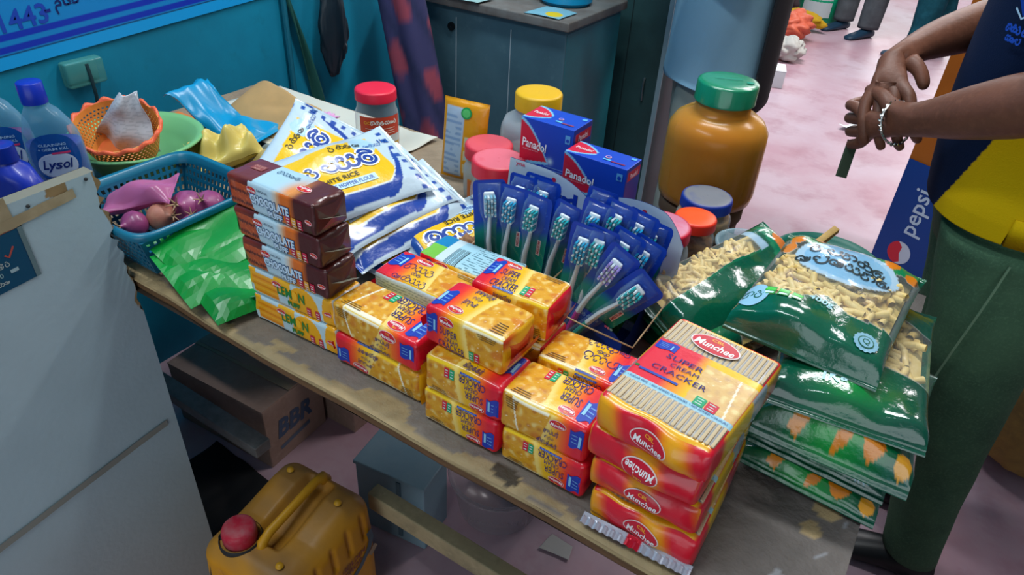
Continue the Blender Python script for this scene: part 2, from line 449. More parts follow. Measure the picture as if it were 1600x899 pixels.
# ================================================================== counter side board on the left
def counter_board():
    X0, Y1, ZB = -0.93, 0.449, 1.0
    t = thing('counter_panel', 'tall chipped white hardboard side of a counter with brown tape and dark sticker', 'counter', (X0, 0, 0))
    # face in the plane x = const: a runs along +y, b runs up; the chipped top right corner is a real outline
    def top(y):   # outline of the upper edge
        return 0.936 - 0.030*(Y1-y)
    ny, nz = 330, 200
    ya = np.linspace(-1.3, Y1, ny); 
    rnd = np.random.default_rng(3)
    S, Tn = [q.ravel() for q in np.meshgrid(np.linspace(0, 1, ny), np.linspace(0, 1, nz))]
    def yz(S, Tn):
        y = -1.3+(1-(1-S)**2.2)*(Y1+1.3)
        z = (1-(1-Tn)**1.5)*top(y)
        # nibbled right hand edge
        e = np.clip(1-(Y1-y)/.016, 0, 1)
        jag = 0.008*np.abs(np.sin(z*190)+np.sin(z*83+1))*0.5 + 0.004
        jag = np.where(z > .70, jag*np.clip((z-.70)/.1, .5, 1.6), .001)
        y = y-e*jag
        return y, z
    def face(S, Tn, x):
        y, z = yz(S, Tn); return np.stack([np.full_like(y, x), y, z], -1)
    def paint(S, Tn):
        y, z = yz(S, Tn); P = np.stack([y, z], -1)
        c = np.tile(c4('#9ab0b8'), (len(y), 1))
        n1 = wob(P, 1, 9, .5); n2 = wob(P, 2, 60, .5, 9); n3 = wob(P, 5, 150, .5, 9)
        c[:, :3] *= (1+.05*n1+.03*n2)[:, None]
        # warmer tone towards the floor
        w = np.clip((.48-z)/.42, 0, 1)*np.clip((y+.35)/.5, 0, 1)
        c[:, :3] = c[:, :3]*(1-.5*w[:, None])+hx('#94765a')*np.array(.5*w)[:, None]
        # bare fibreboard where the laminate is torn away near the upper right corner
        edge = (Y1-y)
        tear = (edge < .006+.007*wob(P, 9, 75, .8, 9)+.012*np.clip((z-.82)/.1, 0, 1)) & (z > .70+.02*n1)
        tear |= (z > top(y)-.010-.008*n2) & (edge > .050+.01*n1) & (edge < .078+.01*n2)
        c[tear, :3] = np.array(hx('#8a7350'))*(1+.22*n3[tear])[:, None]
        spots = (wob(P, 31, 120, 1, 5) > 1.95) & (wob(P, 32, 70, 1, 5) > .8)
        c[spots, :3] = hx('#4a4f50')
        return c
    fc = sheet(ny, nz, lambda s, q: face(s, q, 0.0), paint)
    bk = sheet(2, 40, lambda s, q: face(s, q, -0.022), '#57524a', flip=True)
    fc.join(bk)
    # edge strips
    q = np.linspace(0, 1, 60)
    a, b_ = face(np.ones(60), q, 0.0), face(np.ones(60), q, -0.022)
    fc.add(np.concatenate([a, b_]), [(i, 60+i, 61+i, i+1) for i in range(59)], '#6d5a40')
    q = np.linspace(0, 1, 40)
    a, b_ = face(q, np.ones(40), 0.0), face(q, np.ones(40), -0.022)
    fc.add(np.concatenate([a, b_]), [(i, i+1, 41+i, 40+i) for i in range(39)], '#7a7768')
    fc.build('board', mat('worn_board', vcol=True, rough=.5, bump=(90, .15, .003)), t, smooth=False)
    # lower seam strip, tape and sticker as thin real pieces
    def strip(y0, z0, y1, z1, w, th, col, name, m, seed=0, n=14):
        d = np.array([y1-y0, z1-z0]); L = np.linalg.norm(d); d /= L; nn = np.array([-d[1], d[0]])
        g = G()
        rr = np.random.default_rng(seed)
        s = np.linspace(0, 1, n)
        V = []
        for i, k in enumerate(s):
            c = np.array([y0, z0])+d*L*k
            j = rr.uniform(-.06, .06, 2)*w
            for sg, jj in ((-.5, j[0]), (.5, j[1])):
                p = c+nn*(w*sg+jj)
                V.append((th+.0006*rr.uniform(), p[0], p[1]))
        return g.add(V, [(2*i, 2*i+1, 2*i+3, 2*i+2) for i in range(n-1)], col)
    strip(-1.3, .305, .43, .470, .012, .0025, '#7d7f78', 'seam_strip', None, 4, 30).build('seam_strip', MATTE, t, smooth=False)
    tape = mat('brown_parcel_tape', '#8f8266', rough=.3, spec=.5, noise=(30, '#a5977a', .4, .7))
    strip(.25, .900, .405, .917, .014, .0018, '#8f8266', 'tape', None, 8).build('tape_strip', tape, t, smooth=False)
    strip(.10, .908, .325, .922, .040, .0012, '#8f8266', 'tape', None, 9).build('tape_strip', tape, t, smooth=False)
    d = D2()
    d.rect(0, 0, .34, .078, '#0d4460', 1); d.rect(0, .0375, .34, .004, '#7a4a3a', 2)
    d.text('0%', .122, .010, h=.012, col='#c9c3a8', bold=.02, layer=2)
    d.line([(.139, .008), (.143, .003), (.152, .015)], .0026, '#a34a42', 2)
    script(d, ['ta', 'ma', 'ya', 'ti', 'ra'], .122, -.004, .0075, '#a9b6b2', layer=2)
    d.text('000', .122, -.016, h=.0065, col='#8fb0b0', layer=2); d.rect(.143, -.016, .010, .005, '#8fa9b0', 2)
    script(d, ['pa', 'ma', 'la'], .122, -.027, .0065, '#a9b6b2', layer=2)
    d.rect(.167, 0, .006, .078, '#5c7276', 2)
    g = G(); d.put(g, lambda X, Y, o: np.stack([.0012+o, X+.162-.02*Y, Y+.865+.08*(X-.17)], -1), .0004)
    g.build('sticker', PRINT, t, smooth=False)
    for yy, zz in ((.347, .921), (.425, .929)):
        lathe([(0.0001, .003), (.002, .002), (.0026, 0)], 10, '#2a2c2c').xf(T4((0, yy, zz), ry=math.pi/2)).build('nail', MATTE, t)
    # the rest of the counter body, behind the board: a shelf carrying nothing visible and the far side
    box(-.42, -.022, -1.3, -1.28, 0, .9, '#7d8d92').build('end_panel', MATTE, t)
    box(-.42, -.022, -1.28, .18, .60, .618, '#7d8d92').build('shelf', MATTE, t)
    box(-.44, -.42, -1.3, .18, 0, .9, '#7d8d92').build('far_panel', MATTE, t)
    return t
counter_board()

# ================================================================== the worn table
TX0, TX1, TY1 = -1.45, 0.078, 1.15
def table():
    t = thing('display_table', 'long worn plywood table carrying all the packets, chipped along its front edge', 'table', (0, 0, 0))
    def yfront(x): 
        return 0.443+0.008*np.clip((-.75-x)/.1, 0, 1)+.0010*np.sin(x*23)-.10*np.clip((-.965-x)/.01, 0, 1)
    def P2(S, Tn):
        x = TX0+S*(TX1-TX0); y0 = yfront(x); y = y0+Tn*(TY1-y0); return x, y
    def top(S, Tn):
        x, y = P2(S, Tn); n = wob(np.stack([x, y], -1), 21, 40, .0005)
        e = (y-yfront(x))
        return np.stack([x, y, TZ-.0012+n*.5*np.clip(e/.02, 0, 1)-.004*np.exp(-e/.006)], -1)
    PATCH = [(-.452, .467, .035, .014), (-.300, .452, .030, .010), (-.262, .453, .03, .008), (-.63, .468, .02, .007), (.045, .62, .013, .011), (.035, .585, .011, .012), (-.02, .69, .028, .016), (.02, .75, .02, .012), (-.22, .455, .04, .006)]
    def paint(S, Tn):
        x, y = P2(S, Tn); P = np.stack([x, y], -1); e = y-yfront(x)
        n1, n2, n3 = wob(P, 41, 14, 1), wob(P, 42, 70, 1, 9), wob(P, 43, 210, 1, 11)
        c = np.tile(c4('#71665e'), (len(x), 1))
        k = .5+.5*np.tanh(n1*.9); c[:, :3] = c[:, :3]*(1-k[:, None])+np.array(hx('#83796f'))*k[:, None]
        k = np.clip((x+.15)/.15, 0, 1); c[:, :3] = c[:, :3]*(1-.5*k[:, None])+np.array(hx('#4b494c'))*.5*k[:, None]  # shade over the right end of the top, painted into its colour
        k = np.clip((-.62-x)/.15, 0, 1)*.7; c[:, :3] = c[:, :3]*(1-k[:, None])+np.array(hx('#8e7c62'))*k[:, None]
        c[:, :3] *= (1+.05*n2+.05*n3)[:, None]
        fl = e < .005+.006*n2+.005*n1+.006*np.clip((-.4-x)/.2, 0, 1)
        for px, py, rx, ry in PATCH:
            fl |= ((x-px)/rx)**2+((y-py)/ry)**2 < 1+.55*n2
        c[fl, :3] = np.array(hx('#a38d67'))*(1+.08*n3[fl]+.08*n2[fl])[:, None]
        cr = (n2 > 1.45) & (e < .045) & (x < -.25)
        c[cr, :3] = hx('#4a4034')
        fn = (x > -.02) & (np.abs(wob(P, 47, 25, 1)) < .05) & (n2 > .3)
        c[fn, :3] = hx('#8d8d90')
        return c
    g = sheet(460, 150, top, paint)
    xs = np.linspace(TX0, TX1, 300); y0 = yfront(xs)
    # front edge: laminated band, uneven
    rows = []
    cols = []
    for k, (dz, dy, cc) in enumerate([(-.0050, .0, '#9a8360'), (-.008, -.0015, '#a58f66'), (-.013, .001, '#6f5436'), (-.022, .002, '#7a5a3a'), (-.027, .004, '#4c3a2a')]):
        w = wob(np.stack([xs, xs*0+k], -1), 60+k, 45, .0003)-.0022*np.clip(wob(np.stack([xs, xs*0+k*.004], -1), 66, 90, 1)-1.5, 0, 1)
        rows.append(np.stack([xs, y0+dy+w, np.full(300, TZ+dz)+w*.6], -1))
        q = np.tile(c4(cc), (300, 1)); q[:, :3] *= (1+.14*wob(np.stack([xs, xs*0], -1), 70+k, 90, 1))[:, None]; cols.append(q)
    V = np.concatenate(rows); f = [(j*300+i, (j+1)*300+i, (j+1)*300+i+1, j*300+i+1) for j in range(4) for i in range(299)]
    g.add(V, f, np.concatenate(cols))
    g.add([(TX1, .443, TZ-.005), (TX1, TY1, TZ-.005), (TX1, TY1, TZ-.027), (TX1, .443, TZ-.027), (TX1, .443, TZ-.001), (TX1, TY1, TZ-.001)], [(4, 0, 1, 5), (0, 3, 2, 1)], '#5b4a38')
    g.add([(TX0, TY1, TZ-.001), (TX1, TY1, TZ-.001), (TX1, TY1, TZ-.027), (TX0, TY1, TZ-.027)], [(1, 0, 3, 2)], '#5b4a38')
    g.add([(TX0, .447, TZ-.027), (TX1, .447, TZ-.027), (TX1, TY1, TZ-.027), (TX0, TY1, TZ-.027)], [(0, 3, 2, 1)], '#3a2f26')
    g.build('tabletop', mat('worn_plywood', vcol=True, rough=.62, spec=.3, bump=(130, .5, .004)), t, smooth=50)
    LEG = mat('dark_table_wood', '#5b4838', rough=.7, noise=(9, '#3e3128', .4, .7))
    for x, y in ((-1.38, .56), (-.03, .62), (-1.38, 1.08), (-.03, 1.08)):
        box(x-.03, x+.03, y-.03, y+.03, 0, TZ-.027, bev=.004).build('leg', LEG, t)
    box(-1.36, -.05, .56, .582, TZ-.10, TZ-.027).build('apron', LEG, t)
    box(-1.36, -.05, 1.07, 1.09, TZ-.10, TZ-.027).build('apron', LEG, t)
    box(-1.40, -.985, .615, .655, .17, .20, bev=.003).build('stretcher', mat('grey_batten', '#8d8a86', rough=.7, noise=(22, '#6d6a68', .4, .7)), t)
    s = box(-.665, -.05, .622, .652, .235, .28, bev=.003)
    s.build('stretcher', mat('pale_batten', '#b7a67f', rough=.7, noise=[(12, '#8f8467', .45, .7), (70, '#c8b88f', .5, .8)]), t)
    return t
table()
# ================================================================== cracker packs
RED, ORG, YEL, BLU = '#d8122a', '#f07814', '#eab308', '#1238a8'
def blend(c, col, k):
    k = np.clip(k, 0, 1)[:, None]; c[:, :3] = c[:, :3]*(1-k)+np.array(hx(col))*k
def cracker_tex(P, seed=0):
    n = wob(P, 100+seed, 420, 1, 9); n2 = wob(P, 101+seed, 900, 1, 9); n3 = wob(P, 102+seed, 170, 1, 7)
    c = np.tile(c4('#d99a20'), (len(P), 1))
    blend(c, '#eacb78', (n-.4)*.8); blend(c, '#bd7518', (-n-.5)*.8); blend(c, '#d07c16', (n3-.55)*1.2); blend(c, '#f0e0b4', (n2-1.3)*1.2)
    return c
def ground(X, w):
    """red -> orange -> yellow print, red at the left"""
    s = X/w; c = np.tile(c4(RED), (len(X), 1))
    blend(c, '#ee3a1e', (s-.12)/.10); blend(c, ORG, (s-.20)/.10); blend(c, YEL, (s-.27)/.12); blend(c, '#f3c81c', (s-.5)/.2)
    return c
def paint_cracker(kind, flip, mirror=False):
    """kind 'one' : text + one cracker; 'two': two crackers with a cream line"""
    def fn(X, Y, w, h):
        if flip: X, Y = w-X, h-Y
        if mirror: X = w-X
        c = ground(X, w); P = np.stack([X, Y], -1); s, t = X/w, Y/h
        tex = cracker_tex(P, int(kind == 'two'))
        if kind == 'blank': return c
        L0 = .62-.10*t if kind == 'one' else .52-.12*t
        gl = np.exp(-((s-(L0-.02))/.045)**2); blend(c, '#f8e69a', gl*.5)
        m = (s > L0) & (t < .93-.3*np.clip(.68-s, 0, 1)*0) & (t > .05)
        if kind == 'two':
            cut = .86-.10*(1-t)
            c[m & (s < cut-.012)] = tex[m & (s < cut-.012)]
            ln = (s > cut-.012) & (s < cut+.008) & (t > .02) | ((np.abs(t-(.93-.35*np.clip(s-.8, 0, 1))) < .05) & (s > L0+.02)); blend(c, '#f4ecd0', ln*.95)
            m2 = (s > cut+.008); c[m2] = tex[m2]*.93
        else:
            c[m] = tex[m]
            ln = (np.abs(t-.95) < .035) & (s > L0-.02); blend(c, '#f6efcf', ln*.8)
        return c
    return fn
def munchee(d, cx, cy, w, ang=0, small=False):
    h = w*.56
    d.ell(cx, cy, w*.5, h*.5, '#e9d7d2', 1, ang=ang); d.ell(cx, cy, w*.47, h*.455, '#c9132c', 2, ang=ang)
    u = np.array([-math.sin(ang), math.cos(ang)])
    p = np.array([cx, cy])-u*h*.07; q = np.array([cx, cy])+u*h*.26
    d.text('Munchee', p[0], p[1], w=w*.80, h=h*.36, col='#f6f0ee', ang=ang, layer=3, bold=.02, shear=.18)
    d.text('CBL', q[0], q[1], w=w*.26, h=h*.17, col='#f4a52a', ang=ang, layer=3, bold=.02)
def flag(d, cx, cy, w, h, one=True):
    xs = np.linspace(-.5, .5, 7); wv = .10*np.sin(xs*6.0)
    v = [(x*w, (-.5)*h+wv[i]*h) for i, x in enumerate(xs)]+[(x*w, .5*h+wv[i]*h) for i, x in enumerate(xs)]
    d.add(np.array(v)+[cx, cy], [(i, i+1, 8+i, 7+i) for i in range(6)], BLU, 1)
    d.text('1', cx+w*.26, cy-h*.05, h=h*.6, col='#8cc4e6', layer=2, bold=.02)
    for k in range(3): d.rect(cx-w*.14, cy-h*.2+k*h*.2, w*.42, h*.06, '#5f8fd0', 2)
def lights(d, cx, cy, w, h):
    d.rect(cx-w*.26, cy, w*.46, h, '#10a06a', 2); d.rect(cx+w*.26, cy, w*.46, h, '#d01c3c', 2)
    for sx in (-.26, .26):
        d.rect(cx+w*sx, cy+h*.28, w*.28, h*.10, '#b8e0cf', 3); d.rect(cx+w*sx, cy-h*.02, w*.22, h*.08, '#d8d8d8', 3); d.rect(cx+w*sx, cy-h*.28, w*.28, h*.10, '#c9d8d0', 3)
INK = '#2a1d70'
def deco_cracker(lang, w, h, kind='one'):
    d = D2()
    flag(d, w*.105, h*.62, w*.15, h*.48)
    if lang == 'en':
        munchee(d, w*.30, h*.82, w*.19)
        d.text('SUPER', w*.335, h*.56, w=w*.23, h=h*.19, col=INK)
        d.text('CREAM', w*.37, h*.365, w=w*.17, h=h*.12, col=INK)
        d.text('CRACKER', w*.37, h*.19, w=w*.34, h=h*.19, col=INK)
        d.rect(w*.40, h*.055, w*.26, h*.055, '#2447a5', 2)
        d.text('SUGAR FREE · NO ADDED', w*.40, h*.055, w=w*.22, h=h*.022, col='#b8c8ea', layer=3)
        lights(d, w*(.66 if kind == 'one' else .60), h*.22, w*.13, h*.26)
    elif lang == 'ta':
        d = D2(); M_ = lambda x: w-x
        flag(d, w*.895, h*.62, w*.15, h*.48)
        munchee(d, M_(w*.32), h*.80, w*.19)
        d.text('சுப்பர்', w*.62, h*.52, w=w*.17, h=h*.20, col=INK, bold=.01)
        d.text('கிறீம்', w*.60, h*.33, w=w*.11, h=h*.13, col=INK)
        d.text('கிறக்கர்', w*.58, h*.14, w=w*.24, h=h*.20, col=INK, bold=.01)
        for k in range(5): d.rect(w*.14, h*(.90-.06*k), w*(.16-.012*k), h*.018, '#5a3a18', 2)
    elif lang == 'si':
        munchee(d, w*.33, h*.80, w*.19)
        script(d, ['sa', 'pa', 'ra'], w*.38, h*.52, h*.24, INK, wt=.07, layer=2)
        script(d, ['ma', 'ta'], w*.40, h*.33, h*.12, INK, wt=.09, layer=2)
        script(d, ['la', 'ma', 'pa', 'ra'], w*.40, h*.13, h*.20, INK, wt=.07, layer=2)
        d.rect(w*.42, h*.96, w*.24, h*.05, '#2447a5', 2)
    for k in range(3 if lang != 'ta' else 0): d.rect(w*.80, h*(.90-.05*k), w*(.24-.03*k), h*.016, '#6a4a20', 2)
    return d
def crimp(W, H, col='#c01428', n=26, amp=.0012, silver=True):
    """flat zigzag end seal of width W (x) and height H (z)"""
    g = sheet(n*2+1, 6, lambda s, t: np.stack([(s-.5)*W, amp*np.sin(s*n*2*math.pi)*1.0, (t-.5)*H], -1),
              lambda s, t: np.where((np.sin(s*n*2*math.pi) > 0)[:, None], c4(col), c4(col)*np.array([.75, .75, .75, 1])))
    return g
def cracker_pack(label, x, y, z, L=.14, D=.066, T=.047, red='L', front=('en', False, 'one'), top=('ta', True, 'one'), rz=0, ry=0, rx=0, seed=0, name='cracker_packet', ends=True, frontpaint=None, toppaint=None):
    t = thing(name, label, 'cracker packet', (x, y, z), group='wrapped cracker packets stacked on the table')
    t.rotation_euler = (rx, ry, rz)
    r, bul = .006, (.003, .0016, .0022)
    def wr(P):
        P = P.copy(); e = np.clip((np.abs(P[:, 0])-L*.38)/(L*.12), 0, 1)
        P[:, 1] += e*wob(P, 300+seed, 260, .0009); P[:, 2] += e*wob(P, 301+seed, 240, .0008)*(P[:, 2] > .004)
        P += wob(P, 302+seed, 90, .00035)[:, None]*np.array([0, 1, 1])*((P[:, 2] > .002)[:, None])
        return P
    def pt(spec):
        lang, inv, kind = spec
        f = paint_cracker(kind, inv, lang == 'ta')
        return f
    def endpaint(X, Y, w, h):
        c = np.tile(c4(RED), (len(X), 1)); P = np.stack([X, Y], -1)
        blend(c, '#9c0c20', (wob(P, 9+seed, 200, 1)-.4)*.8); return c
    def yendpaint(X, Y, w, h):
        c = np.tile(c4('#e0a516'), (len(X), 1)); P = np.stack([X, Y], -1); blend(c, '#c33a18', (wob(P, 19+seed, 120, 1)-.1)*.9); return c
    # a red end whichever way the pack faces; the other end shows cracker yellow
    e1, e2 = (endpaint, yendpaint) if red == 'L' else (yendpaint, endpaint)
    if not ends: e2 = endpaint
    paints = {'front': frontpaint or pt(front), 'top': toppaint or pt(top), 'left': e1, 'right': e2,
              'back': lambda X, Y, w, h: ground(w-X if red == 'L' else X, w), 'bottom': lambda X, Y, w, h: np.tile(c4('#d8a018'), (len(X), 1))}
    g = G()
    for fcs, st in ((('front', 'top'), .0011), (('back', 'bottom', 'left', 'right'), .006)):
        g.join(rbox(L, D, T, r, 4, bulge=bul, wrinkle=wr, paints=paints, faces=fcs, step=st))
    g.build('wrapper', PACK, t, smooth=True)
    ink = G()
    for fc, spec, w, h, fp in (('front', front, L, T, frontpaint), ('top', top, L, D, toppaint)):
        if fp: continue
        d = deco_cracker(spec[0], w, h, spec[2])
        if spec[1]: d.rot180(w, h)
        ink = G()
        d.put(ink, lambda X, Y, o, fc=fc, w=w, h=h: wr(rb_pos(fc, X/w*2-1, Y/h*2-1, L, D, T, r, bul, 0))+np.array({'front': (0, -1, 0), 'top': (0, 0, 1)}[fc])*(o[:, None]+.0003), .0002)
        ink.build('printed_label', PRINT, t, smooth=False)
    # folded end flaps with a serrated fin
    for sg, ep in ((-1, '#c8122a' if red == 'L' else '#d99a18'), (1, '#c8122a' if red == 'R' else '#c23a1a')):
        fl = G()
        V = [(sg*L/2, -D*.42, T*.12), (sg*L/2, D*.42, T*.12), (sg*L/2, D*.42, T*.88), (sg*L/2, -D*.42, T*.88), (sg*(L/2+.0045), -D*.12, T*.5), (sg*(L/2+.0045), D*.12, T*.5)]
        F_ = [(0, 1, 5, 4), (2, 3, 4, 5), (1, 2, 5), (3, 0, 4)]
        fl.add(V, F_ if sg > 0 else [q[::-1] for q in F_], ep)
        c_ = crimp(D*.92, .011, ep).xf(T4((sg*(L/2+.0065), 0, T*.5-.004), rz=math.pi/2, rx=.25*sg))
        fl.join(c_)
        fl.build('end_seal', PACK, t, smooth=False)
    return t
Z0 = TZ+.0004
# left stack
cracker_pack('bottom packet of the left cracker stack, red end to the left', -.484, .521, Z0, red='L', front=('ta', True, 'two'), top=('en', False, 'two'), seed=1, T=.046)
cracker_pack('top packet of the left cracker stack, two crackers printed on its top', -.486, .523, Z0+.0465, red='R', front=('ta', False, 'two'), top=('en', True, 'two'), seed=2, T=.045, rz=-.03)
def white_panel(X, Y, w, h):
    c = np.tile(c4('#c3d4da'), (len(X), 1)); P = np.stack([X, Y], -1)
    rows = (np.sin(Y*1500) > .2) & (wob(P, 5, 900, 1) > -.4) & (Y > .006) & (Y < h-.006); blend(c, '#6f8796', rows*.7); return c
def white_top(X, Y, w, h):
    c = np.tile(c4('#a9d3e0'), (len(X), 1)); s = X/w
    c[(s < .20) & (Y < h*.5)] = c4('#7ac142'); c[(s < .20) & (Y >= h*.5)] = c4('#1b7fb4'); c[(s >= .2) & (s < .30)] = c4('#cfe0e4')
    b = (s > .30) & (s < .44) & (Y < h*.62) & (np.sin(X*2600) > 0); c[b] = c4('#23323a')
    P = np.stack([X, Y], -1); r = (s > .48) & (np.sin(Y*1300) > .3) & (wob(P, 6, 700, 1) > -.2); c[r] = c4('#57808e'); return c
cracker_pack('lower packet behind the left stack, mostly hidden', -.484, .603, Z0, red='L', front=('en', False, 'one'), top=('si', True, 'one'), seed=3)
cracker_pack('packet lying behind the left stack with white ingredients strip along its front', -.490, .606, Z0+.0475, red='L', front=('en', False, 'one'), top=('si', False, 'one'), seed=4, frontpaint=white_panel)
cracker_pack('hidden lower packet under the one showing its barcode', -.470, .676, Z0, red='L', seed=5)
cracker_pack('packet with its pale blue barcode side up, behind the left stack', -.472, .677, Z0+.0475, red='L', seed=6, toppaint=white_top)
# middle stack
kw = dict(L=.104, D=.064, T=.050)
cracker_pack('bottom packet of the middle cracker stack, printed upside down', -.344, .505, Z0, red='R', front=('en', True, 'one'), top=('ta', False, 'one'), seed=7, **kw)
cracker_pack('second packet of the middle cracker stack, printed upside down', -.342, .506, Z0+.0505, red='R', front=('en', True, 'one'), top=('ta', False, 'one'), seed=8, **kw, rz=.02)
cracker_pack('top packet of the middle cracker stack, reading upright with red left end', -.354, .524, Z0+.1010, red='L', front=('en', False, 'one'), top=('ta', True, 'one'), seed=9, rz=-.02, L=.108, D=.064, T=.050)
cracker_pack('hidden bottom packet of the rear middle stack', -.345, .590, Z0, red='R', seed=10, **kw)
cracker_pack('lower middle packet of the rear middle stack, mostly hidden', -.345, .592, Z0+.0505, red='R', seed=11, **kw)
cracker_pack('top packet of the rear middle stack, name upright on its top face', -.346, .598, Z0+.1010, red='L', front=('ta', True, 'one'), top=('en', False, 'one'), seed=12, ends=False, rz=.06, **kw)
# right stack
cracker_pack('bottom packet of the right cracker stack beside the large packs', -.235, .507, Z0, red='R', front=('en', True, 'one'), top=('ta', False, 'one'), seed=13, **kw)
cracker_pack('upper packet of the right cracker stack, name upside down on top', -.240, .508, Z0+.0505, red='R', front=('ta', False, 'two'), top=('en', True, 'one'), seed=14, **kw, rz=.02)
cracker_pack('lower packet behind the right cracker stack, hidden', -.238, .579, Z0, red='R', seed=15, **kw)
cracker_pack('upper packet behind the right cracker stack with round script on top', -.240, .581, Z0+.0505, red='R', front=('en', True, 'one'), top=('si', True, 'one'), seed=16, rz=.03, **kw)

# ---- four big family packs with clear windows
def big_pack(label, x, y, z, rz, seed, L=.116, D=.165, T=.040, silver=False, tilt=0, inv=False):
    t = thing('large_cracker_packet', label, 'cracker packet', (x, y, z), rz, group='large cracker packs stacked at the right front')
    t.rotation_euler = (tilt, 0, rz)
    r = .006; bul = (.002, .004, .002)
    def wr(P):
        P = P.copy(); e = np.clip((-P[:, 1]-D*.36)/(D*.14), 0, 1)
        P[:, 2] += e*wob(P, 500+seed, 120, .0012)*(P[:, 2] > .006); P[:, 1] += e*wob(P, 501+seed, 110, .0022)*(P[:, 2] > .003)
        P[:, 1] -= e*.004*np.sin(P[:, 2]/T*math.pi)*(1+.3*np.sin(P[:, 0]*60))
        return P
    def ptop(X, Y, w, h):
        s, q = X/w, Y/h; P = np.stack([X, Y], -1)
        c = np.tile(c4('#f0b010'), (len(X), 1)); blend(c, RED, (.10-s)/.05); blend(c, RED, (s-.93)/.04); blend(c, ORG, (np.abs(q-.05)-.0)*0)
        k = (q > .965); blend(c, RED, k*(s < .35)); blend(c, RED, (s-.6)/.1*k)
        win = ((q > .045) & (q < .235)) | ((q > .70) & (q < .955))
        stripe = .5+.5*np.sin(X/w*2*math.pi*21); cr = np.tile(c4('#7d8894'), (len(X), 1)); blend(cr, '#cdb899', stripe**1.2); blend(cr, '#ead9bd', (stripe-.7)*2)
        edge = (s > .03) & (s < .975); c[win & edge] = cr[win & edge]
        lab = (q >= .235) & (q <= .70)
        g_ = np.tile(c4('#e22a3e'), (len(X), 1)); blend(g_, '#f08a1c', (s-.30)/.1*(q < .55)); blend(g_, '#f0c020', (s-.42)/.12); 
        tex = cracker_tex(P, 3+seed); blend(tex, '#f2e2b8', np.full(len(X), .35)); m = (s > .55-.10*(q-.3)) & (q > .27) & (q < .64); g_[m] = tex[m]; ln = np.abs(s-(.86+.10*(.45-q)*1.8)) < .008; blend(g_, '#fff4d8', ln*m*.9)
        c[lab & (s < .985)] = g_[lab & (s < .985)]
        bd = (q > .235) & (q < .285); c[bd] = c4('#9cc9d8'); 
        return c
    def pend(X, Y, w, h):
        s = X/w; P = np.stack([X, Y], -1); c = np.tile(c4(RED), (len(X), 1))
        ph = .5+.5*np.sin((s*1.6+.12*seed)*2*math.pi+wob(P, seed, 30, .5)+Y/h*1.2); blend(c, '#f0700f', (ph-.35)*2); blend(c, '#eda90c', (ph-.62)*2.2); return c
    def pside(X, Y, w, h):
        c = np.tile(c4('#d7a514'), (len(X), 1)); P = np.stack([X, Y], -1); s = X/w; blend(c, '#8d9498', ((s > .55) & (s < .75))*1.0); blend(c, RED, (.2-s)/.05); blend(c, '#b32034', (wob(P, seed+3, 40, 1)-.4)*.7); return c
    paints = {'top': ptop, 'front': pend, 'back': pend, 'left': pside, 'right': pside, 'bottom': pside}
    g = G()
    g.join(rbox(L, D, T, r, 4, bulge=bul, wrinkle=wr, paints=paints, faces=('top', 'front'), step=.0012))
    g.join(rbox(L, D, T, r, 4, bulge=bul, wrinkle=wr, paints=paints, faces=('back', 'bottom', 'left', 'right'), step=.004))
    g.build('wrapper', PACK, t, smooth=True)
    ink = G(); d = D2()
    
    flag(d, L*.13, D*.64, L*.19, D*.08)
    d.text('SUPER', L*.36, D*.56, w=L*.34, h=D*.045, col=INK); d.text('CREAM', L*.40, D*.495, w=L*.26, h=D*.035, col=INK); d.text('CRACKER', L*.40, D*.425, w=L*.50, h=D*.045, col=INK)
    d.rect(L*.26, D*.355, L*.36, D*.02, '#2447a5', 2); d.rect(L*.05, D*.37, L*.04, D*.02, '#147a3c', 2)
    d.text('• SUGAR FREE  • NO ADDED FLAVOURS  • NO ADDED COLOURS', L*.5, D*.26, w=L*.9, h=D*.016, col='#2a5a94', layer=2, bold=.01)
    lights(d, L*.72, D*.315, L*.20, D*.075)
    d.put(ink, lambda X, Y, o: wr(rb_pos('top', X/L*2-1, Y/D*2-1, L, D, T, r, bul))+np.array([0, 0, 1.])*(o[:, None]+.0003), .0002)
    ink.build('printed_label', PRINT, t, smooth=False); ink = G(); d = D2(); munchee(d, L*.46, D*.825, L*.46)
    d.put(ink, lambda X, Y, o: wr(rb_pos('top', X/L*2-1, Y/D*2-1, L, D, T, r, bul))+np.array([0, 0, 1.])*(o[:, None]+.0024), .0002)
    ink.build('printed_label', PRINT, t, smooth=False); ink = G()
    d = D2(); munchee(d, L*.52, T*.52, L*.34, ang=math.pi*inv)
    d.put(ink, lambda X, Y, o: wr(rb_pos('front', X/L*2-1, Y/T*2-1, L, D, T, r, bul))+np.array([0, -1., .2])*(o[:, None]+.0006), .0003)
    ink.build('printed_label', PRINT, t, smooth=False)
    # rows of cracker edges seen through the windows
    for y0, y1 in ((-.5+.05, -.5+.23), (.205, .45)):
        cr = G()
        for k in range(20):
            cx = (-.455+k*.048)*L
            cr.join(rbox(L*.030, D*(y1-y0), .0022, .0009, 2, col=c4('#cdb692')*np.array([1, 1, 1, 1])).xf(T4((cx, D*(y0+y1)/2, T-.0004))))
        cr.build('cracker_edges', MATTE, t, kind='stuff')
    if not silver: return t
    sl = sheet(60, 8, lambda s, q: np.stack([(s-.5)*L*1.02, -D/2-.006-.012*q, .010-.004*q+.0011*np.sin(s*90)*(q > .3)], -1),
               lambda s, q: np.where(((np.sin(s*21+1)+.6*np.sin(s*9)) > -.75)[:, None], c4('#b9bcc8'), c4('#cc1830')))
    g2 = G().join(sl)
    g2.build('end_seal', mat('foil_seal', vcol=True, rough=.2, metal=.3), t, smooth=False)
    return t
big_pack('lowest of the four large cracker packs, silver crimped end hanging forward', -.113, .548, Z0, .03, 1, silver=True)
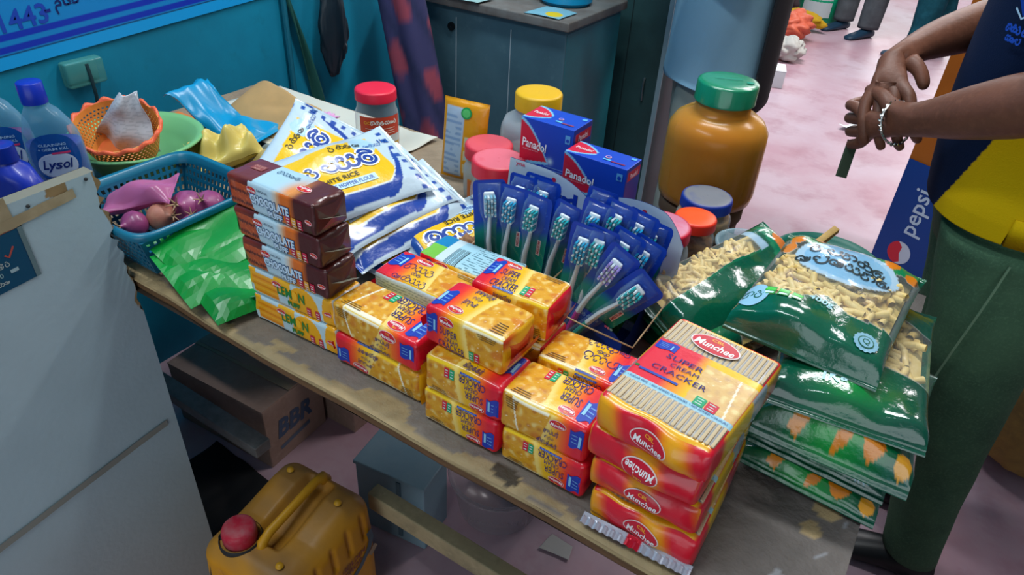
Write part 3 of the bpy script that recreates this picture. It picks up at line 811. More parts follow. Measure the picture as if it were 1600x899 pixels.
big_pack('second large cracker pack from the bottom of its stack', -.117, .552, Z0+.0415, .00, 2)
big_pack('third large cracker pack, emblem upside down on its end', -.122, .548, Z0+.083, -.03, 3, inv=True)
big_pack('topmost large cracker pack, crackers showing through two clear windows', -.113, .543, Z0+.1245, -.10, 0)

# ================================================================== chocolate and lemon puff packs
def puff_pack(label, x, y, z, rz, choc, seed, L=.150, D=.055, T=.0435):
    t = thing('biscuit_packet', label, 'biscuit packet', (x, y, z), rz, group='puff biscuit packets in one stack')
    r, bul = .005, (.002, .001, .0015)
    def wr(P):
        P = P.copy(); e = np.clip((np.abs(P[:, 0])-L*.40)/(L*.10), 0, 1)
        P[:, 1] += e*wob(P, 700+seed, 220, .0014); P[:, 2] += e*wob(P, 701+seed, 230, .0010)*(P[:, 2] > .004); return P
    def front(X, Y, w, h, topface=False):
        s, q = X/w, Y/h; P = np.stack([X, Y], -1)
        if choc:
            c = np.tile(c4('#4c1a18'), (len(X), 1)); blend(c, '#7a2a1c', (.30-s)/.2)
            wh = (s > .26+.12*(1-q)*0) & (s < .64+.1*(q-.5)); blend(c, '#b9d4e0', wh*1.0); blend(c, '#d9b48a', (s-.52)/.08*(s < .64)); blend(c, '#d86a1c', np.clip((s-.58)/.06, 0, 1)*(s < .78)); blend(c, '#4a1514', (s-.72)/.07)
            m = (s > .04) & (s < .30-.06*q) & (q > .04) & (q < .80)
            bis = np.tile(c4('#b4481c'), (len(X), 1)); st = .5+.5*np.sin(q*3*2*math.pi+.6+.5*np.sin(X*1500)); blend(bis, '#5a1810', (.34-st)*4); blend(bis, '#d8703a', (wob(P, 8, 900, 1)-.5)*.6); c[m] = bis[m]
            if topface:
                c = np.tile(c4('#6a2a24'), (len(X), 1)); wh = (s > .30) & (s < .72); blend(c, '#a9cad8', wh*1.0); blend(c, '#d98a3c', np.exp(-((s-.70)/.09)**2-((q-.2)/.5)**2)); blend(c, '#54201d', (s-.76)/.06)
        else:
            c = np.tile(c4('#b9d2da'), (len(X), 1))
            bl = ((s-.66)/.17)**2+((q-.35)/.62)**2 < 1; blend(c, '#eda70f', bl*1.0)
            bl = ((s-.97)/.10)**2+((q-.4)/.8)**2 < 1; blend(c, '#eda70f', bl*1.0); bl = ((s-.42)/.10)**2+((q-.9)/.45)**2 < 1; blend(c, '#f0b020', bl*1.0)
            bl = ((s-.02)/.09)**2+((q-.75)/.4)**2 < 1; blend(c, '#eda70f', bl*1.0)
            m = (s > .05) & (s < .36) & (q > .10+.1*np.abs(np.sin(s*150))*.3) & (q < .86)
            bis = np.tile(c4('#ef9d14'), (len(X), 1)); st = .5+.5*np.sin(q*4*2*math.pi); blend(bis, '#d9780c', (.3-st)*3); blend(bis, '#f6c14a', (st-.8)*2); c[m] = bis[m]
            if topface: blend(c, '#eda70f', (wob(P, 17, 60, 1)-.2)*3)
        return c
    end = lambda X, Y, w, h: np.tile(c4('#43201c' if choc else '#c2ccc8'), (len(X), 1))
    paints = {'front': front, 'top': lambda X, Y, w, h: front(X, Y, w, h, True), 'left': end, 'right': end, 'back': end, 'bottom': end}
    g = rbox(L, D, T, r, 4, bulge=bul, wrinkle=wr, paints=paints, faces=('front', 'top'), step=.0011)
    g.join(rbox(L, D, T, r, 4, bulge=bul, wrinkle=wr, paints=paints, faces=('left', 'right', 'back', 'bottom'), step=.005))
    g.build('wrapper', PACK, t, smooth=True)
    ink = G(); d = D2(); w, h = L, T
    munchee(d, w*(.30 if choc else .36), h*.74, w*.115)
    munchee(d, w*.935, h*.42, w*.085, ang=-.0)
    if choc:
        d.text('ORIGINAL', w*.43, h*.79, w=w*.13, h=h*.075, col='#20304a', layer=2)
        for off, cc, ly, bd in ((.0, '#14467a', 2, .085), (0, '#c8def0', 3, .045)):
            d.text('CHOCOLATE', w*.50, h*.49, w=w*(.46 if ly == 2 else .445), h=h*(.33 if ly == 2 else .28), col=cc, layer=ly, bold=bd)
            d.text('PUFF', w*.555, h*.18, w=w*(.18 if ly == 2 else .165), h=h*(.24 if ly == 2 else .20), col=cc, layer=ly, bold=bd)
        cols = ('#c81e44', '#eda63c', '#c81e44'); xs = (.70, .765, .83)
    else:
        d.text('LEM', w*.445, h*.60, w=w*.17, h=h*.34, col='#1c7a34', layer=3, bold=.02); d.text('N', w*.645, h*.60, w=w*.07, h=h*.34, col='#1c7a34', layer=3, bold=.02)
        d.ell(w*.568, h*.60, w*.032, h*.15, '#f3b41c', 3)
        d.text('PUFF', w*.545, h*.24, w=w*.14, h=h*.18, col='#1c7a34', layer=3, bold=.06)
        cols = ('#c81e44', '#c81e44'); xs = (.72, .82)
    for cc, xx in zip(cols, xs):
        d.rect(w*xx, h*.20, w*.05, h*.34, cc, 2)
        for k in range(3): d.rect(w*xx, h*(.10+.09*k), w*.03, h*.035, '#e8d2c8', 3)
    d.put(ink, lambda X, Y, o: wr(rb_pos('front', X/L*2-1, Y/T*2-1, L, D, T, r, bul))+np.array([0, -1., 0])*(o[:, None]+.0004), .0002)
    ink.build('printed_label', PRINT, t, smooth=False); ink = G()
    d = D2()
    munchee(d, w*.76, D*.40, w*.15, ang=math.pi)
    if choc: script(d, ['sa', 'pa', 'la', 'ta'], w*.50, D*.66, D*.16, '#2a4a68', wt=.1); d.rect(w*.18, D*.55, w*.14, D*.22, '#8c4438', 1); d.text('CHOCOLATE', w*.18, D*.6, w=w*.12, h=D*.07, col='#d8a090', layer=2); d.text('PUFF', w*.18, D*.48, w=w*.07, h=D*.07, col='#d8a090', layer=2)
    d.put(ink, lambda X, Y, o: wr(rb_pos('top', X/L*2-1, Y/D*2-1, L, D, T, r, bul))+np.array([0, 0, 1.])*(o[:, None]+.0004), .0002)
    ink.build('printed_label', PRINT, t, smooth=False)
    cc = '#5a3a30' if choc else '#c9d2d2'
    for sg in (-1, 1):
        fl = G()
        V = [(sg*L/2, -D*.45, T*.1), (sg*L/2, D*.45, T*.1), (sg*L/2, D*.45, T*.9), (sg*L/2, -D*.45, T*.9), (sg*(L/2+.006), -D*.1, T*.45), (sg*(L/2+.006), D*.1, T*.55)]
        F_ = [(0, 1, 5, 4), (2, 3, 4, 5), (1, 2, 5), (3, 0, 4)]
        fl.add(V, F_ if sg > 0 else [q[::-1] for q in F_], '#4a211c' if choc else '#b8c4c4')
        fl.join(crimp(T*.8, .016, '#a8a894' if choc else '#aab4b0', n=14, amp=.0014).xf(T4((sg*(L/2+.009), -.004, T*.5), rx=1.2, rz=math.pi/2, ry=.3)))
        fl.build('end_seal', PACK, t, smooth=False)
    return t
puff_pack('bottom lemon puff packet of the stack by the green packets', -.633, .519, Z0, .03, False, 1)
puff_pack('second lemon puff packet, under the brown chocolate packets', -.635, .520, Z0+.044, .045, False, 2)
puff_pack('lowest brown chocolate puff packet, resting on the lemon packets', -.637, .519, Z0+.088, .03, True, 3, L=.148)
puff_pack('middle brown chocolate puff packet', -.642, .519, Z0+.132, .015, True, 4, L=.148)
puff_pack('topmost brown chocolate puff packet of the biscuit stack', -.645, .520, Z0+.176, .015, True, 5, L=.148)
# ================================================================== soft bags
HP = math.pi/2
def pillow(L, W, T, paint, nu=60, nv=36, seed=0, dense=False, crimp=.05, wr=.003, wrf=45, bend=None, pinch=.08, px=3.2, py=2.3, flatbottom=.75):
    """film bag, long axis x, sealed at both x ends, base near z=0.  returns (G top+bottom, surface fn(X,Y,off))"""
    def surf(s, t, side):
        e = np.clip((np.abs(s)-(1-crimp*2))/(crimp*2), 0, 1)
        prof = (1-np.clip(np.abs(s)/(1-crimp), 0, 1)**px)**.55*(1-np.abs(t)**py)**.62
        y = t*W/2*(1-pinch*(1-np.abs(s)**4))
        x = s*L/2*(1-.03*(1-t*t)*0)
        P2 = np.stack([x, y], -1)
        rad = wob(np.stack([x*.25, y], -1), seed+2, 130, 1)
        w = wob(P2, seed, wrf, wr)*np.minimum(1, prof*1.6)
        w += rad*wr*.55*np.clip(np.abs(s)*1.6-.55, 0, 1)*(1-e)
        top = T*.5*(1-.0)+T*.5*prof+w
        bot = T*.5-T*.5*prof**flatbottom+w*.25
        z = np.where(side > 0, top, np.minimum(bot, top-.0004))
        z = z+e*.0012*np.sin(np.abs(x)*1500)
        if bend is not None: z = z+bend(x, y)
        return np.stack([x, y, z], -1)
    g = G()
    for side in (1, -1):
        g.join(sheet(nu if side > 0 else nu//2, nv if side > 0 else nv//2, lambda S, Tn, side=side: surf(np.sin((S*2-1)*HP) if dense else S*2-1, Tn*2-1, side),
                     lambda S, Tn, side=side: paint((S*2-1), (Tn*2-1), side), flip=(side < 0)))
    def dec(X, Y, o):
        s, t = np.clip(X/(L/2), -1, 1), np.clip(Y/(W/2), -1, 1)
        P = surf(s, t, np.ones_like(s)); P[:, 2] += o+.0006; return P
    return g, dec

# ------------------------------------------------------------------ rice flour bags
def flour_bag(label, loc, rot, seed, L=.235, W=.165, T=.045, inv=False, bend=None):
    t = thing('flour_bag', label, 'flour bag', loc, group='bags of white rice flour heaped in the middle'); t.rotation_euler = rot
    def paint(s, q, side):
        P = np.stack([s*L/2, q*W/2], -1)
        c = np.tile(c4('#b9ccd6'), (len(s), 1))
        if side < 0:
            blend(c, '#1a3f8f', ((np.abs(q) > .55) & (np.abs(q) < .75))*1.0); return c
        cu = -.66-.20*s*s*.3+.30*np.clip((s-.35)/.5, 0, 1)**2*4
        yel = (q > cu+.06) & (s < .62) & (s > -.80) & (q < .72+.1*s)
        blu = (q > cu-.24) & (q < cu+.06) & (s < .80)
        c[blu] = c4('#173f96'); c[yel] = c4('#e6b90e'); ln = (q > cu+.02) & (q < cu+.06) & (s < .7); c[ln] = c4('#d6e2e6')
        bl2 = (s > .80) & (s < .88) & (np.sin(q*26) > .2); c[bl2] = c4('#24499b')
        ins = ((s-.45)/.18)**2+((q-.55)/.3)**2 < 1; c[ins] = c4('#a5c9dc')
        blk = (s < -.80) & (s > -.92) & (q > -.5); c[blk] = c4('#1d4797')
        return c
    g, dec = pillow(L, W, T, paint, 96, 64, seed, wr=.0034, wrf=42, bend=bend)
    g.build('film', mat('flour_bag_film', vcol=True, rough=.25, coat=.5, bump=(45, .3, .005)), t, smooth=True)
    d = D2()
    for wt, cc, ly in ((.34, '#e4ecec', 2), (.16, '#153c90', 3)):
        script(d, ['pa', 'ti'], .025, .012, .036, cc, layer=ly, wt=wt)
        script(d, ['sa', 'ra', 'ya'], -.052, .014, .024, cc, layer=ly, wt=wt)
    script(d, ['ra', 'ma', 'ta', 'la'], .02, .048, .013, '#2a2a1a', layer=2, wt=.12)
    d.text('WHITE RICE', -.028, -.016, w=.075, h=.010, col='#2c2a14', layer=2, bold=.01)
    d.rect(-.02, -.033, .105, .014, '#b7d6e4', 2, k=8); d.text('STRING HOPPER FLOUR', -.02, -.033, w=.095, h=.008, col='#1b4fa0', layer=3, bold=.02)
    d.text('1kg', .095, .045, h=.014, col='#1b4fa0', layer=2, bold=.02)
    script(d, ['la', 'ma', 'pa'], .068, .040, .010, '#1b4fa0', layer=2, wt=.1)
    if inv: d.v = [-v for v in d.v]
    gg = G(); d.put(gg, dec, .00025); gg.build('printed_label', PRINT, t, smooth=False)
    return t
R = math.radians
flour_bag('pale flour bag flat at the bottom of the heap, behind the cracker packets', (-.672, .770, TZ+.001), (0, 0, R(88)), 21, T=.028)
flour_bag('flour bag lowest on the right of the heap with its round letters upside down', (-.597, .795, TZ+.014), (R(13), R(-1), R(70)), 22, L=.17, W=.145, T=.040, inv=True)
flour_bag('flour bag third from the top with blue side stripe and folded end', (-.688, .760, TZ+.044), (R(17), R(-4), R(76)), 23, T=.034)
flour_bag('flour bag second from the top of the heap, blue band along its edge', (-.718, .742, TZ+.070), (R(18), R(-4), R(80)), 24, T=.034)
flour_bag('topmost flour bag of the heap, yellow face with white crimped far end', (-.752, .722, TZ+.096), (R(20), R(-2), R(76)), 25, T=.042)
flour_bag('flour bag standing tilted behind the topmost one, white frilled upper end', (-.875, .765, TZ+.075), (R(26), R(-20), R(108)), 26, T=.036, L=.22)

# ------------------------------------------------------------------ bright green foil pouches
GREEN = mat('green_foil', '#047a2c', rough=.34, coat=.1, spec=.35, noise=(6, '#0a9038', .4, .7))
def green_pouch(label, loc, rot, seed, L=.155, W=.115):
    def paint(s, q, side): return np.tile(c4('#0aa03a'), (len(s), 1))
    g, _ = pillow(L, W, .018, paint, 15, 13, 900+seed, wr=.0042, wrf=48, crimp=.04, pinch=.04)
    o = g.build('foil_pouch', GREEN, smooth=False, loc=loc); o.rotation_euler = rot
    return tag(o, label, 'pouch', 'bright green foil pouches')
green_pouch('green foil pouch nearest the table edge, lowest in front', (-.757, .525, TZ+.009), (R(8), R(2), R(76)), 1)
green_pouch('green foil pouch leaning on the lowest one by the lemon puffs', (-.784, .536, TZ+.019), (R(14), R(0), R(85)), 2)
green_pouch('middle green foil pouch with a dark crease', (-.812, .528, TZ+.028), (R(17), R(-2), R(79)), 3, L=.17)
green_pouch('fourth green foil pouch, propped against the basket side', (-.838, .536, TZ+.037), (R(20), R(-3), R(86)), 4)
green_pouch('rearmost narrow green foil pouch against the teal basket', (-.856, .545, TZ+.045), (R(26), R(-3), R(81)), 5, W=.09)

# ------------------------------------------------------------------ pasta bags with clear windows
PASTA = mat('dry_pasta', '#d8b765', rough=.5, noise=[(60, '#e6cd8e', .4, .7), (25, '#c79a3f', .55, .8)])
def penne(seed, n, L, W, zfun, s0, s1, q0, q1, ln=.026, r=.0042):
    g = G(); rr = np.random.default_rng(seed)
    for k in range(n):
        s, q = rr.uniform(s0, s1), rr.uniform(q0, q1)
        x, y = s*L/2, q*W/2; z = zfun(s, q)-rr.uniform(.003, .008)
        a = rr.uniform(0, math.pi); b = rr.uniform(-.35, .35); d = np.array([math.cos(a)*math.cos(b), math.sin(a)*math.cos(b), math.sin(b)])*ln/2
        bow = np.array([-d[1], d[0], 0])*rr.uniform(-.35, .35)
        p = np.array([x, y, z]); path = [p-d, p+bow*.6, p+d]
        o = tube(path, r*rr.uniform(.85, 1.1), 7, '#d8b765', cap=False)
        g.join(o)
    return g
def pasta_bag(label, loc, rot, seed, L=.20, W=.165, T=.045, style='window', big='400g', bend=None, reach=None):
    """W direction faces the viewer with its -y side; sealed ends at +-x are rotated so seals run left-right"""
    t = thing('pasta_bag', label, 'pasta bag', loc, group='bags of dry pasta at the right end of the table'); t.rotation_euler = rot
    def paint(u, q, side):
        # s along the bag from the near seal (-1) to the far seal (+1); q across; u the same measured along the film
        s = np.sin(u*HP); n = len(s); P = np.stack([s*L/2, q*W/2], -1)
        c = np.tile(np.array([*hx('#dfe6e0'), .10]), (n, 1))
        grn = c4('#06593f')
        if style == 'window':
            lo = -.52+.16*np.exp(-((q-.02)/.26)**2)*1.6-.14*q
            hi = .66-.16*np.exp(-((q)/.55)**2)+.10*np.abs(q)
            m = (s < lo); c[m] = grn
            m = (s > hi-.10+.10*np.abs(q)); c[m] = np.array([*hx('#0a7f4c'), 1])
            e = ((s-.44)/.34)**2+((q+.02)/.66)**2
            m = e < 1.25; c[m] = np.array([*hx('#a9c8dc'), .92]); m = e < .9; c[m] = np.array([*hx('#7fb0cf'), 1])
            for a, b, rr in ((.80, -.55, .09), (.86, .1, .07), (.70, .80, .10), (.52, .86, .10), (.84, .5, .08), (.72, -.86, .09)):
                m = ((s-a)/rr)**2+((q-b)/(rr*1.1))**2+.4*wob(P, 70, 160, .5) < 1; c[m] = c4('#d77a1a')
            rim = (np.abs(q) > .93) & (s > lo) ; c[rim, 3] = .25
        elif style == 'long':
            c[:] = c4('#06553c'); ed = .20+.10*np.sin(s*3+1)+.35*np.clip(s-.55, 0, 1)
            m = (q > ed) & (s < .62); c[m] = np.array([*hx('#dfe6e0'), .12]); m = (q > ed-.03) & (q < ed+.03) & (s < .62); c[m] = c4('#0a6a4a')
            m = (s > .62+.1*np.abs(q)); c[m] = c4('#0b7a56'); m = ((s-.80)/.08)**2+((q-.15)/.35)**2 < 1; c[m] = c4('#d77a3a')
            m = (np.abs(s-.56) < .05) & (q > ed); c[m] = np.array([*hx('#a9c8dc'), .8])
            m = (q > .93); c[m, 3] = .25
        else:
            c[:] = c4('#064c38')
            gl = np.exp(-((s+.62)/.25)**2-((q-.0)/.42)**2); blend(c, '#0f8a3a', gl*1.1)
            if style == 'printed':
                m = (s > -.35); c[m] = np.array([*hx('#dfe6e0'), .12])
                gl = np.exp(-((u+.63)/.22)**2-((q+.0)/.5)**2); blend(c, '#12983a', gl*1.2)
                m = (np.abs((u+.60)*.6+(q-.42)*1.0) < .095) & (np.abs((u+.60)-(q-.42)*.3) < .19); c[m] = c4('#e08a1c')
                rr_ = np.hypot((u+.61)/.16, (q-.02)/.19); m = (np.abs(rr_-.8) < .34) & ~((u < -.64) & (q > .0)); c[m] = c4('#e2861c')
                m = (np.abs(u+.56-(q+.40)*.5) < .19*(1-((q+.40)/.20)**2)) & (np.abs(q+.40) < .20); c[m] = c4('#ea8a1e'); m &= np.abs(u+.56-(q+.40)*.5) < .014; c[m] = c4('#c2620e')
                m = ((u+.68)/.10)**2+((q+.84)/.11)**2 < 1; c[m] = c4('#eda01e')
            if style == 'badge':
                rr_ = np.hypot((u+.66)/.105, (q+.66)/.135); an = np.arctan2(u+.66, q+.66); m = rr_ < 1+.08*np.sign(np.sin(an*12)); c[m] = c4('#6fa6bc'); m = (np.abs(rr_-.62) < .07) | (np.abs(rr_-.26) < .07); c[m] = c4('#0a5a48')
            m = (np.abs(s-.1) < .42) & (style == 'plain') ; c[m] = np.array([*hx('#dfe6e0'), .12])
        if side < 0: c[:] = c4('#0a5a40')
        return c
    g, dec = pillow(L, W, T, paint, 110, 90, 40+seed, dense=True, wr=.0032, wrf=55, crimp=.055, bend=bend or (lambda x, y: -T*.38*np.clip((-x/(L/2)-.86)/.14, 0, 1)**1.2), pinch=.05, px=7.0, py=3.6)
    g.build('film', FILM, t, smooth=True)
    zf = lambda s, q: float(T*.5+T*.5*(1-min(1, abs(s)/.94)**7.0)**.55*(1-min(1, abs(q))**3.6)**.62)-.006
    if style == 'long': pg = penne(seed, 110, L, W, zf, -.78, .50, .18, .78)
    elif style == 'window': pg = penne(seed, 170, L, W, zf, -.60, .48, -.76, .76)
    else: pg = penne(seed, 90, L, W, zf, -.30, .66, -.74, .74)
    pg.build('pasta', PASTA, t, smooth=True, kind='stuff')
    # a matching golden bed so the window does not look through to the underside
    sheet(20, 20, lambda S, Q: np.stack([(S*2-1)*L*.44, (Q*2-1)*W*.43, np.array([zf(a, b)-.009 for a, b in zip((S*2-1)*.88, (Q*2-1)*.88)])], -1)).build('pasta', PASTA, t, kind='stuff')
    d = D2(); q90 = -math.pi/2
    def at(s, q): return s*L/2, q*W/2          # text reads along +q with up = +s, so rotate by -90 deg in (s,q)->(x,y): up is +x, right is -y
    def tx(txt, s, q, h, col, w=None, **k):
        x, y = at(s, -q); d.text(txt, x, y, h=h, w=w, col=col, ang=q90, **k)
    if style == 'window':
        x, y = at(.52, .0); script(d, ['ra', 'ya', 'sa', 'ma', 'ta'], x, y, .017, '#12282c', ang=q90-.05, layer=2, wt=.13)
        x, y = at(.33, .0); script(d, ['la', 'ya', 'la', 'pa', 'sa', 'ta'], x, y, .017, '#12282c', ang=q90+.05, layer=2, wt=.13)
        tx(big, -.43, -.02, .014, '#9fd0d8', layer=2, bold=.02)
        x, y = at(-.56, .46)
        for k in range(3):
            yy = y+.017-k*.015; d.rect(x, yy, .013, .012, '#1f9a3e', 2); d.rect(x-.004, yy, .003, .009, '#cfeadf', 3); d.rect(x+.002, yy, .005, .010, '#4ac84e', 3)
        x, y = at(-.64, .84); d.ell(x, y, .017, .015, '#8fbfd8', 2); script(d, ['sa', 'ra'], x, y, .011, '#0a5a40', ang=q90, layer=3)
        x, y = at(-.76, .76)
    else:
        x, y = at(-.66, .62)
        for (a, b, kind) in ((-.86, -.36, 'p'), (-.85, .02, 'c'), (-.84, .34, 'd'), (-.86, .74, 'p')):
            x, y = at(a, -b)
            if style in ('plain', 'long', 'printed', 'badge'): continue
            if kind == 'p': d.rect(x, y, .030, .009, '#e08a1c', 2, ang=-.45, k=4)
            elif kind == 'c': d.line(np.stack([x+.013*np.cos(np.linspace(-1.2, 2.6, 12)), y-.012*np.sin(np.linspace(-1.2, 2.6, 12))], -1), .008, '#e0861c', 2)
            else: d.poly([(x+.017, y+.012), (x+.008, y-.010), (x-.014, y-.013), (x-.010, y+.004)], '#e8861c', 2); d.line([(x+.015, y+.010), (x-.012, y-.011)], .0012, '#c26010', 3)
        if style == 'plain': tx(big, -.70, -.22, .017, '#9fd0d8', layer=2, bold=.03); tx('NET WT', -.56, -.22, .005, '#9fd0d8', layer=2)
    if style == 'window':
        x, y = at(-.72 if style == 'window' else -.85, -.70)
        sx = np.linspace(0, 2*math.pi, 33); 
        d.poly([(x+.0125*(1+.09*(k % 2))*math.cos(a), y+.0125*(1+.09*(k % 2))*math.sin(a)) for k, a in enumerate(sx[:-1])], '#7fb0c4', 3)
        d.ell(x, y, .0085, .0085, '#0a5a40', 4); d.ell(x, y, .0072, .0072, '#7fb0c4', 5); d.text('Q', x, y, h=.009, col='#0a5a40', ang=q90, layer=6)
    gg = G(); d.put(gg, dec, .0003)
    if gg.n: gg.build('printed_label', PRINT, t, smooth=False)
    return t
HP = math.pi/2
pasta_bag('lowest dark green pasta bag with orange pasta shapes on its end', (.018, .722, TZ+.002), (0, 0, HP-.06), 5, L=.20, W=.155, T=.030, style='printed')
pasta_bag('second lowest green pasta bag, round seal badge on its end', (.015, .728, TZ+.030), (0, R(1), HP-.05), 4, L=.20, W=.155, T=.030, style='badge')
pasta_bag('middle green pasta bag, orange curved macaroni printed on its bright green end', (.022, .712, TZ+.058), (0, R(1), HP), 3, L=.20, W=.160, T=.056, style='printed')
pasta_bag('one kilogram pasta bag, wide green end seal, under the topmost bag', (.010, .738, TZ+.110), (0, R(-2), HP+.10), 2, L=.23, W=.16, T=.036, style='plain', big='1Kg')
pasta_bag('topmost pasta bag with clear window, blue oval name and 400 g mark', (-.036, .764, TZ+.146), (R(0), R(-4), HP-.06), 1, L=.205, W=.165, T=.044, style='window')
# left pasta bags, lying towards the jars
pasta_bag('lower green pasta bag with orange shapes, left of the big pasta stack', (-.150, .846, TZ+.034), (R(8), R(0), R(64)), 6, L=.24, W=.12, T=.034, style='printed')
pasta_bag('pasta bag propped lengthwise beside the jars, dark green lower half', (-.174, .872, TZ+.058), (R(20), R(-4), R(68)), 7, L=.27, W=.125, T=.040, style='long')
pasta_bag('hidden pasta bag at the bottom of the left pasta pile', (-.150, .846, TZ+.001), (0, 0, R(66)), 8, L=.22, W=.11, T=.032, style='plain', big='400g')
# clothes peg
t = thing('clothes_peg', 'bamboo clothes peg clipped on the open pasta bag beside the green basin', 'clothes peg', (-.082, .966, TZ+.128)); t.rotation_euler = (R(12), R(-28), R(62))
WOOD = mat('bamboo', '#b8924a', rough=.6, noise=(40, '#8f6a30', .4, .75))
for sg in (-1, 1):
    g = sheet(10, 5, lambda S, Q: np.stack([(S-.5)*.062, (Q-.5)*.010, sg*(.0028+.002*np.abs(S-.45)*2+.0014*np.sin(S*9))], -1))
    o = rbox(.062, .010, .0042, .0012, 2).xf(T4((0, 0, sg*.0038-.0021), ry=sg*.06)); o.build('jaw', WOOD, t)
tube([(.004+.0042*math.cos(a), .0065*(i/11-.5), .0042*math.sin(a)) for i, a in enumerate(np.linspace(0, 12, 12))], .0009, 6).build('spring', mat('steel', '#9a9a9a', rough=.3, metal=1), t)

# ================================================================== jars
CLEAR = clear_mat('clear_jar_plastic', opacity=.10)
CLOUDY = clear_mat('cloudy_jar_plastic', opacity=.42, rough=.25, haze='#b9c2c6')
def lid_mesh(r, h, ridges=44, top=None, side=None):
    prof = [(0.0005, h), (r*.45, h+.0004), (r*.86, h+.0002), (r*.97, h-.0012), (r, h-.004), (r, .003), (r*1.015, .0015), (r*1.01, 0), (r*.93, 0)]
    return lathe(prof, 96, cols=[top]*3+[side]*6 if top else None, ripple=lambda k, a: 1+.010*np.where((k >= 4) & (k <= 5), (np.cos(a*ridges) > 0), 0))
def jar(label, x, y, h, r, lid_r, lid_h, lidcol, content=None, fill=.5, mat_=None, name='jar', neck=None, z=TZ, dust=None, sq=0, top=None):
    t = thing(name, label, 'jar', (x, y, z+.0005), .5)
    hb = h-lid_h
    nr = lid_r*.93
    pr = [(0.002, .003), (r*.80, .001), (r*.94, .006), (r, .016), (r*1.005, hb*.35), (r, hb*.66), (r*.97, hb*.76), (r*.88, hb*.86), (nr+(r-nr)*.12, hb*.92), (nr, hb*.95), (nr, hb+lid_h*.6)]
    rip = (lambda k, a: 1-.0*a+sq*np.cos(4*a)*((k > 1) & (k < 8))) if sq else None
    lathe(pr, 48, ripple=rip).build('body', mat_ or CLEAR, t, smooth=True)
    if content:
        ft = hb*fill; q = .955
        pc = [(0.001, .005), (r*.78*q, .004), (r*.93*q, .008), (r*q, .018)]
        pc += [(rr*q, zz) for rr, zz in pr[4:9] if zz < ft]
        rt = np.interp(ft, [p[1] for p in pr[3:9]], [p[0] for p in pr[3:9]])*q
        pc += [(rt, ft), (rt*.5, ft+.003), (0.001, ft+.004)]
        lathe(pc, 40, ripple=rip).build('contents', content, t, smooth=True)
    lm = mat('lid_'+lidcol[1:], rough=.42, spec=.4, vcol=True, noise=(26, lidcol, .55, .95))
    lid_mesh(lid_r, lid_h, top=top or lidcol, side=lidcol).xf(T4((0, 0, hb))).build('lid', lm, t, smooth=50)
    return t
def band_label(t, r, z0, z1, a0, a1, deco, base, name='paper_label'):
    """curved label on a cylinder of radius r between angles a0..a1 (seen from outside, left to right)"""
    g = sheet(28, 8, lambda S, Q: np.stack([(r+.0006)*np.cos(a0+(a1-a0)*S), (r+.0006)*np.sin(a0+(a1-a0)*S), z0+(z1-z0)*Q], -1), base)
    W_, H_ = r*(a1-a0), z1-z0
    deco.put(g, lambda X, Y, o: np.stack([(r+.0008+o)*np.cos(a0+X/r), (r+.0008+o)*np.sin(a0+X/r), z0+Y], -1), .0003)
    g.build(name, PRINT, t, smooth=False)
SPICE = mat('brown_spice', '#a8743a', rough=.8, noise=(120, '#6f4520', .4, .7))
POWD = mat('yellow_powder', '#c9a24a', rough=.9, noise=(60, '#b98a2c', .4, .7))
PINKC = mat('pink_contents', '#8f5a60', rough=.8, noise=(70, '#6a3c42', .4, .7))
DUST = (22, '#e0707e', .45, .8)
# jar with orange label at the back of the table
t = jar('clear jar with red lid and orange label, alone at the back', -.964, 1.029, .128, .044, .041, .021, '#d81f3c', None)
d = D2(); W_, H_ = .043*2.0, .070
d.rect(W_/2, H_*.72, W_, H_*.56, '#d0452a', 1, k=14); d.rect(W_*.72, H_*.30, W_*.56, H_*.28, '#c9d2d2', 2, k=10); d.rect(W_*.72, H_*.16, W_*.56, H_*.10, '#c79a1e', 3, k=10); d.rect(W_*.30, H_*.24, W_*.26, H_*.26, '#2f8a4a', 2, k=6)
script(d, ['sa', 'ma', 'ta', 'pa', 'la', 'ra'], W_*.60, H_*.84, .0085, '#f0ece6', layer=3, wt=.22); d.text('OO', W_*.2, H_*.83, h=.007, col='#f0a030', layer=3, bold=.04)
for k in range(3): d.rect(W_*.5, H_*(.66-.07*k), W_*.7, .0016, '#f0c8b8', 3, k=8)
band_label(t, .0445, .012, .082, -1.15-1.0, -1.15+1.0, d, '#c55a3a')
# two red lidded jars, yellow lidded, etc.
t = jar('rear jar with dusty red lid beside the yellow pouch, orange label', -.660, .988, .108, .045, .043, .024, '#c9303e', POWD, .55, CLOUDY, top='#d2505c')
d = D2(); d.rect(.04, .02, .08, .04, '#d06a2a', 1, k=12); d.ell(.03, .022, .016, .012, '#e04a28', 2); d.text('100', .03, .022, h=.008, col='#f6e8d8', layer=3)
band_label(t, .0455, .008, .05, -1.5-.9, -1.5+.9, d, '#d08a3a')
jar('front jar with red lid and white dust on it, left of the toothbrush card', -.594, .920, .122, .047, .045, .026, '#cf2436', POWD, .38, CLEAR, top='#dc6a78')
jar('large clear jar with yellow screw lid behind the blue medicine boxes', -.628, 1.098, .180, .066, .043, .030, '#d3a50e', mat('white_sweets', '#b5b0a4', rough=.8, noise=(60, '#7d828a', .4, .7)), .42, CLOUDY, sq=.03)
jar('cloudy jar with dusty pink lid, right of the toothbrush displays', -.303, .932, .094, .050, .047, .021, '#d01c3c', PINKC, .28, CLOUDY, top='#c4748e')
jar('small jar with bright orange lid, behind the pink lidded jar', -.277, 1.024, .076, .036, .034, .018, '#e2301c', SPICE, .6, CLEAR, top='#f0541e')
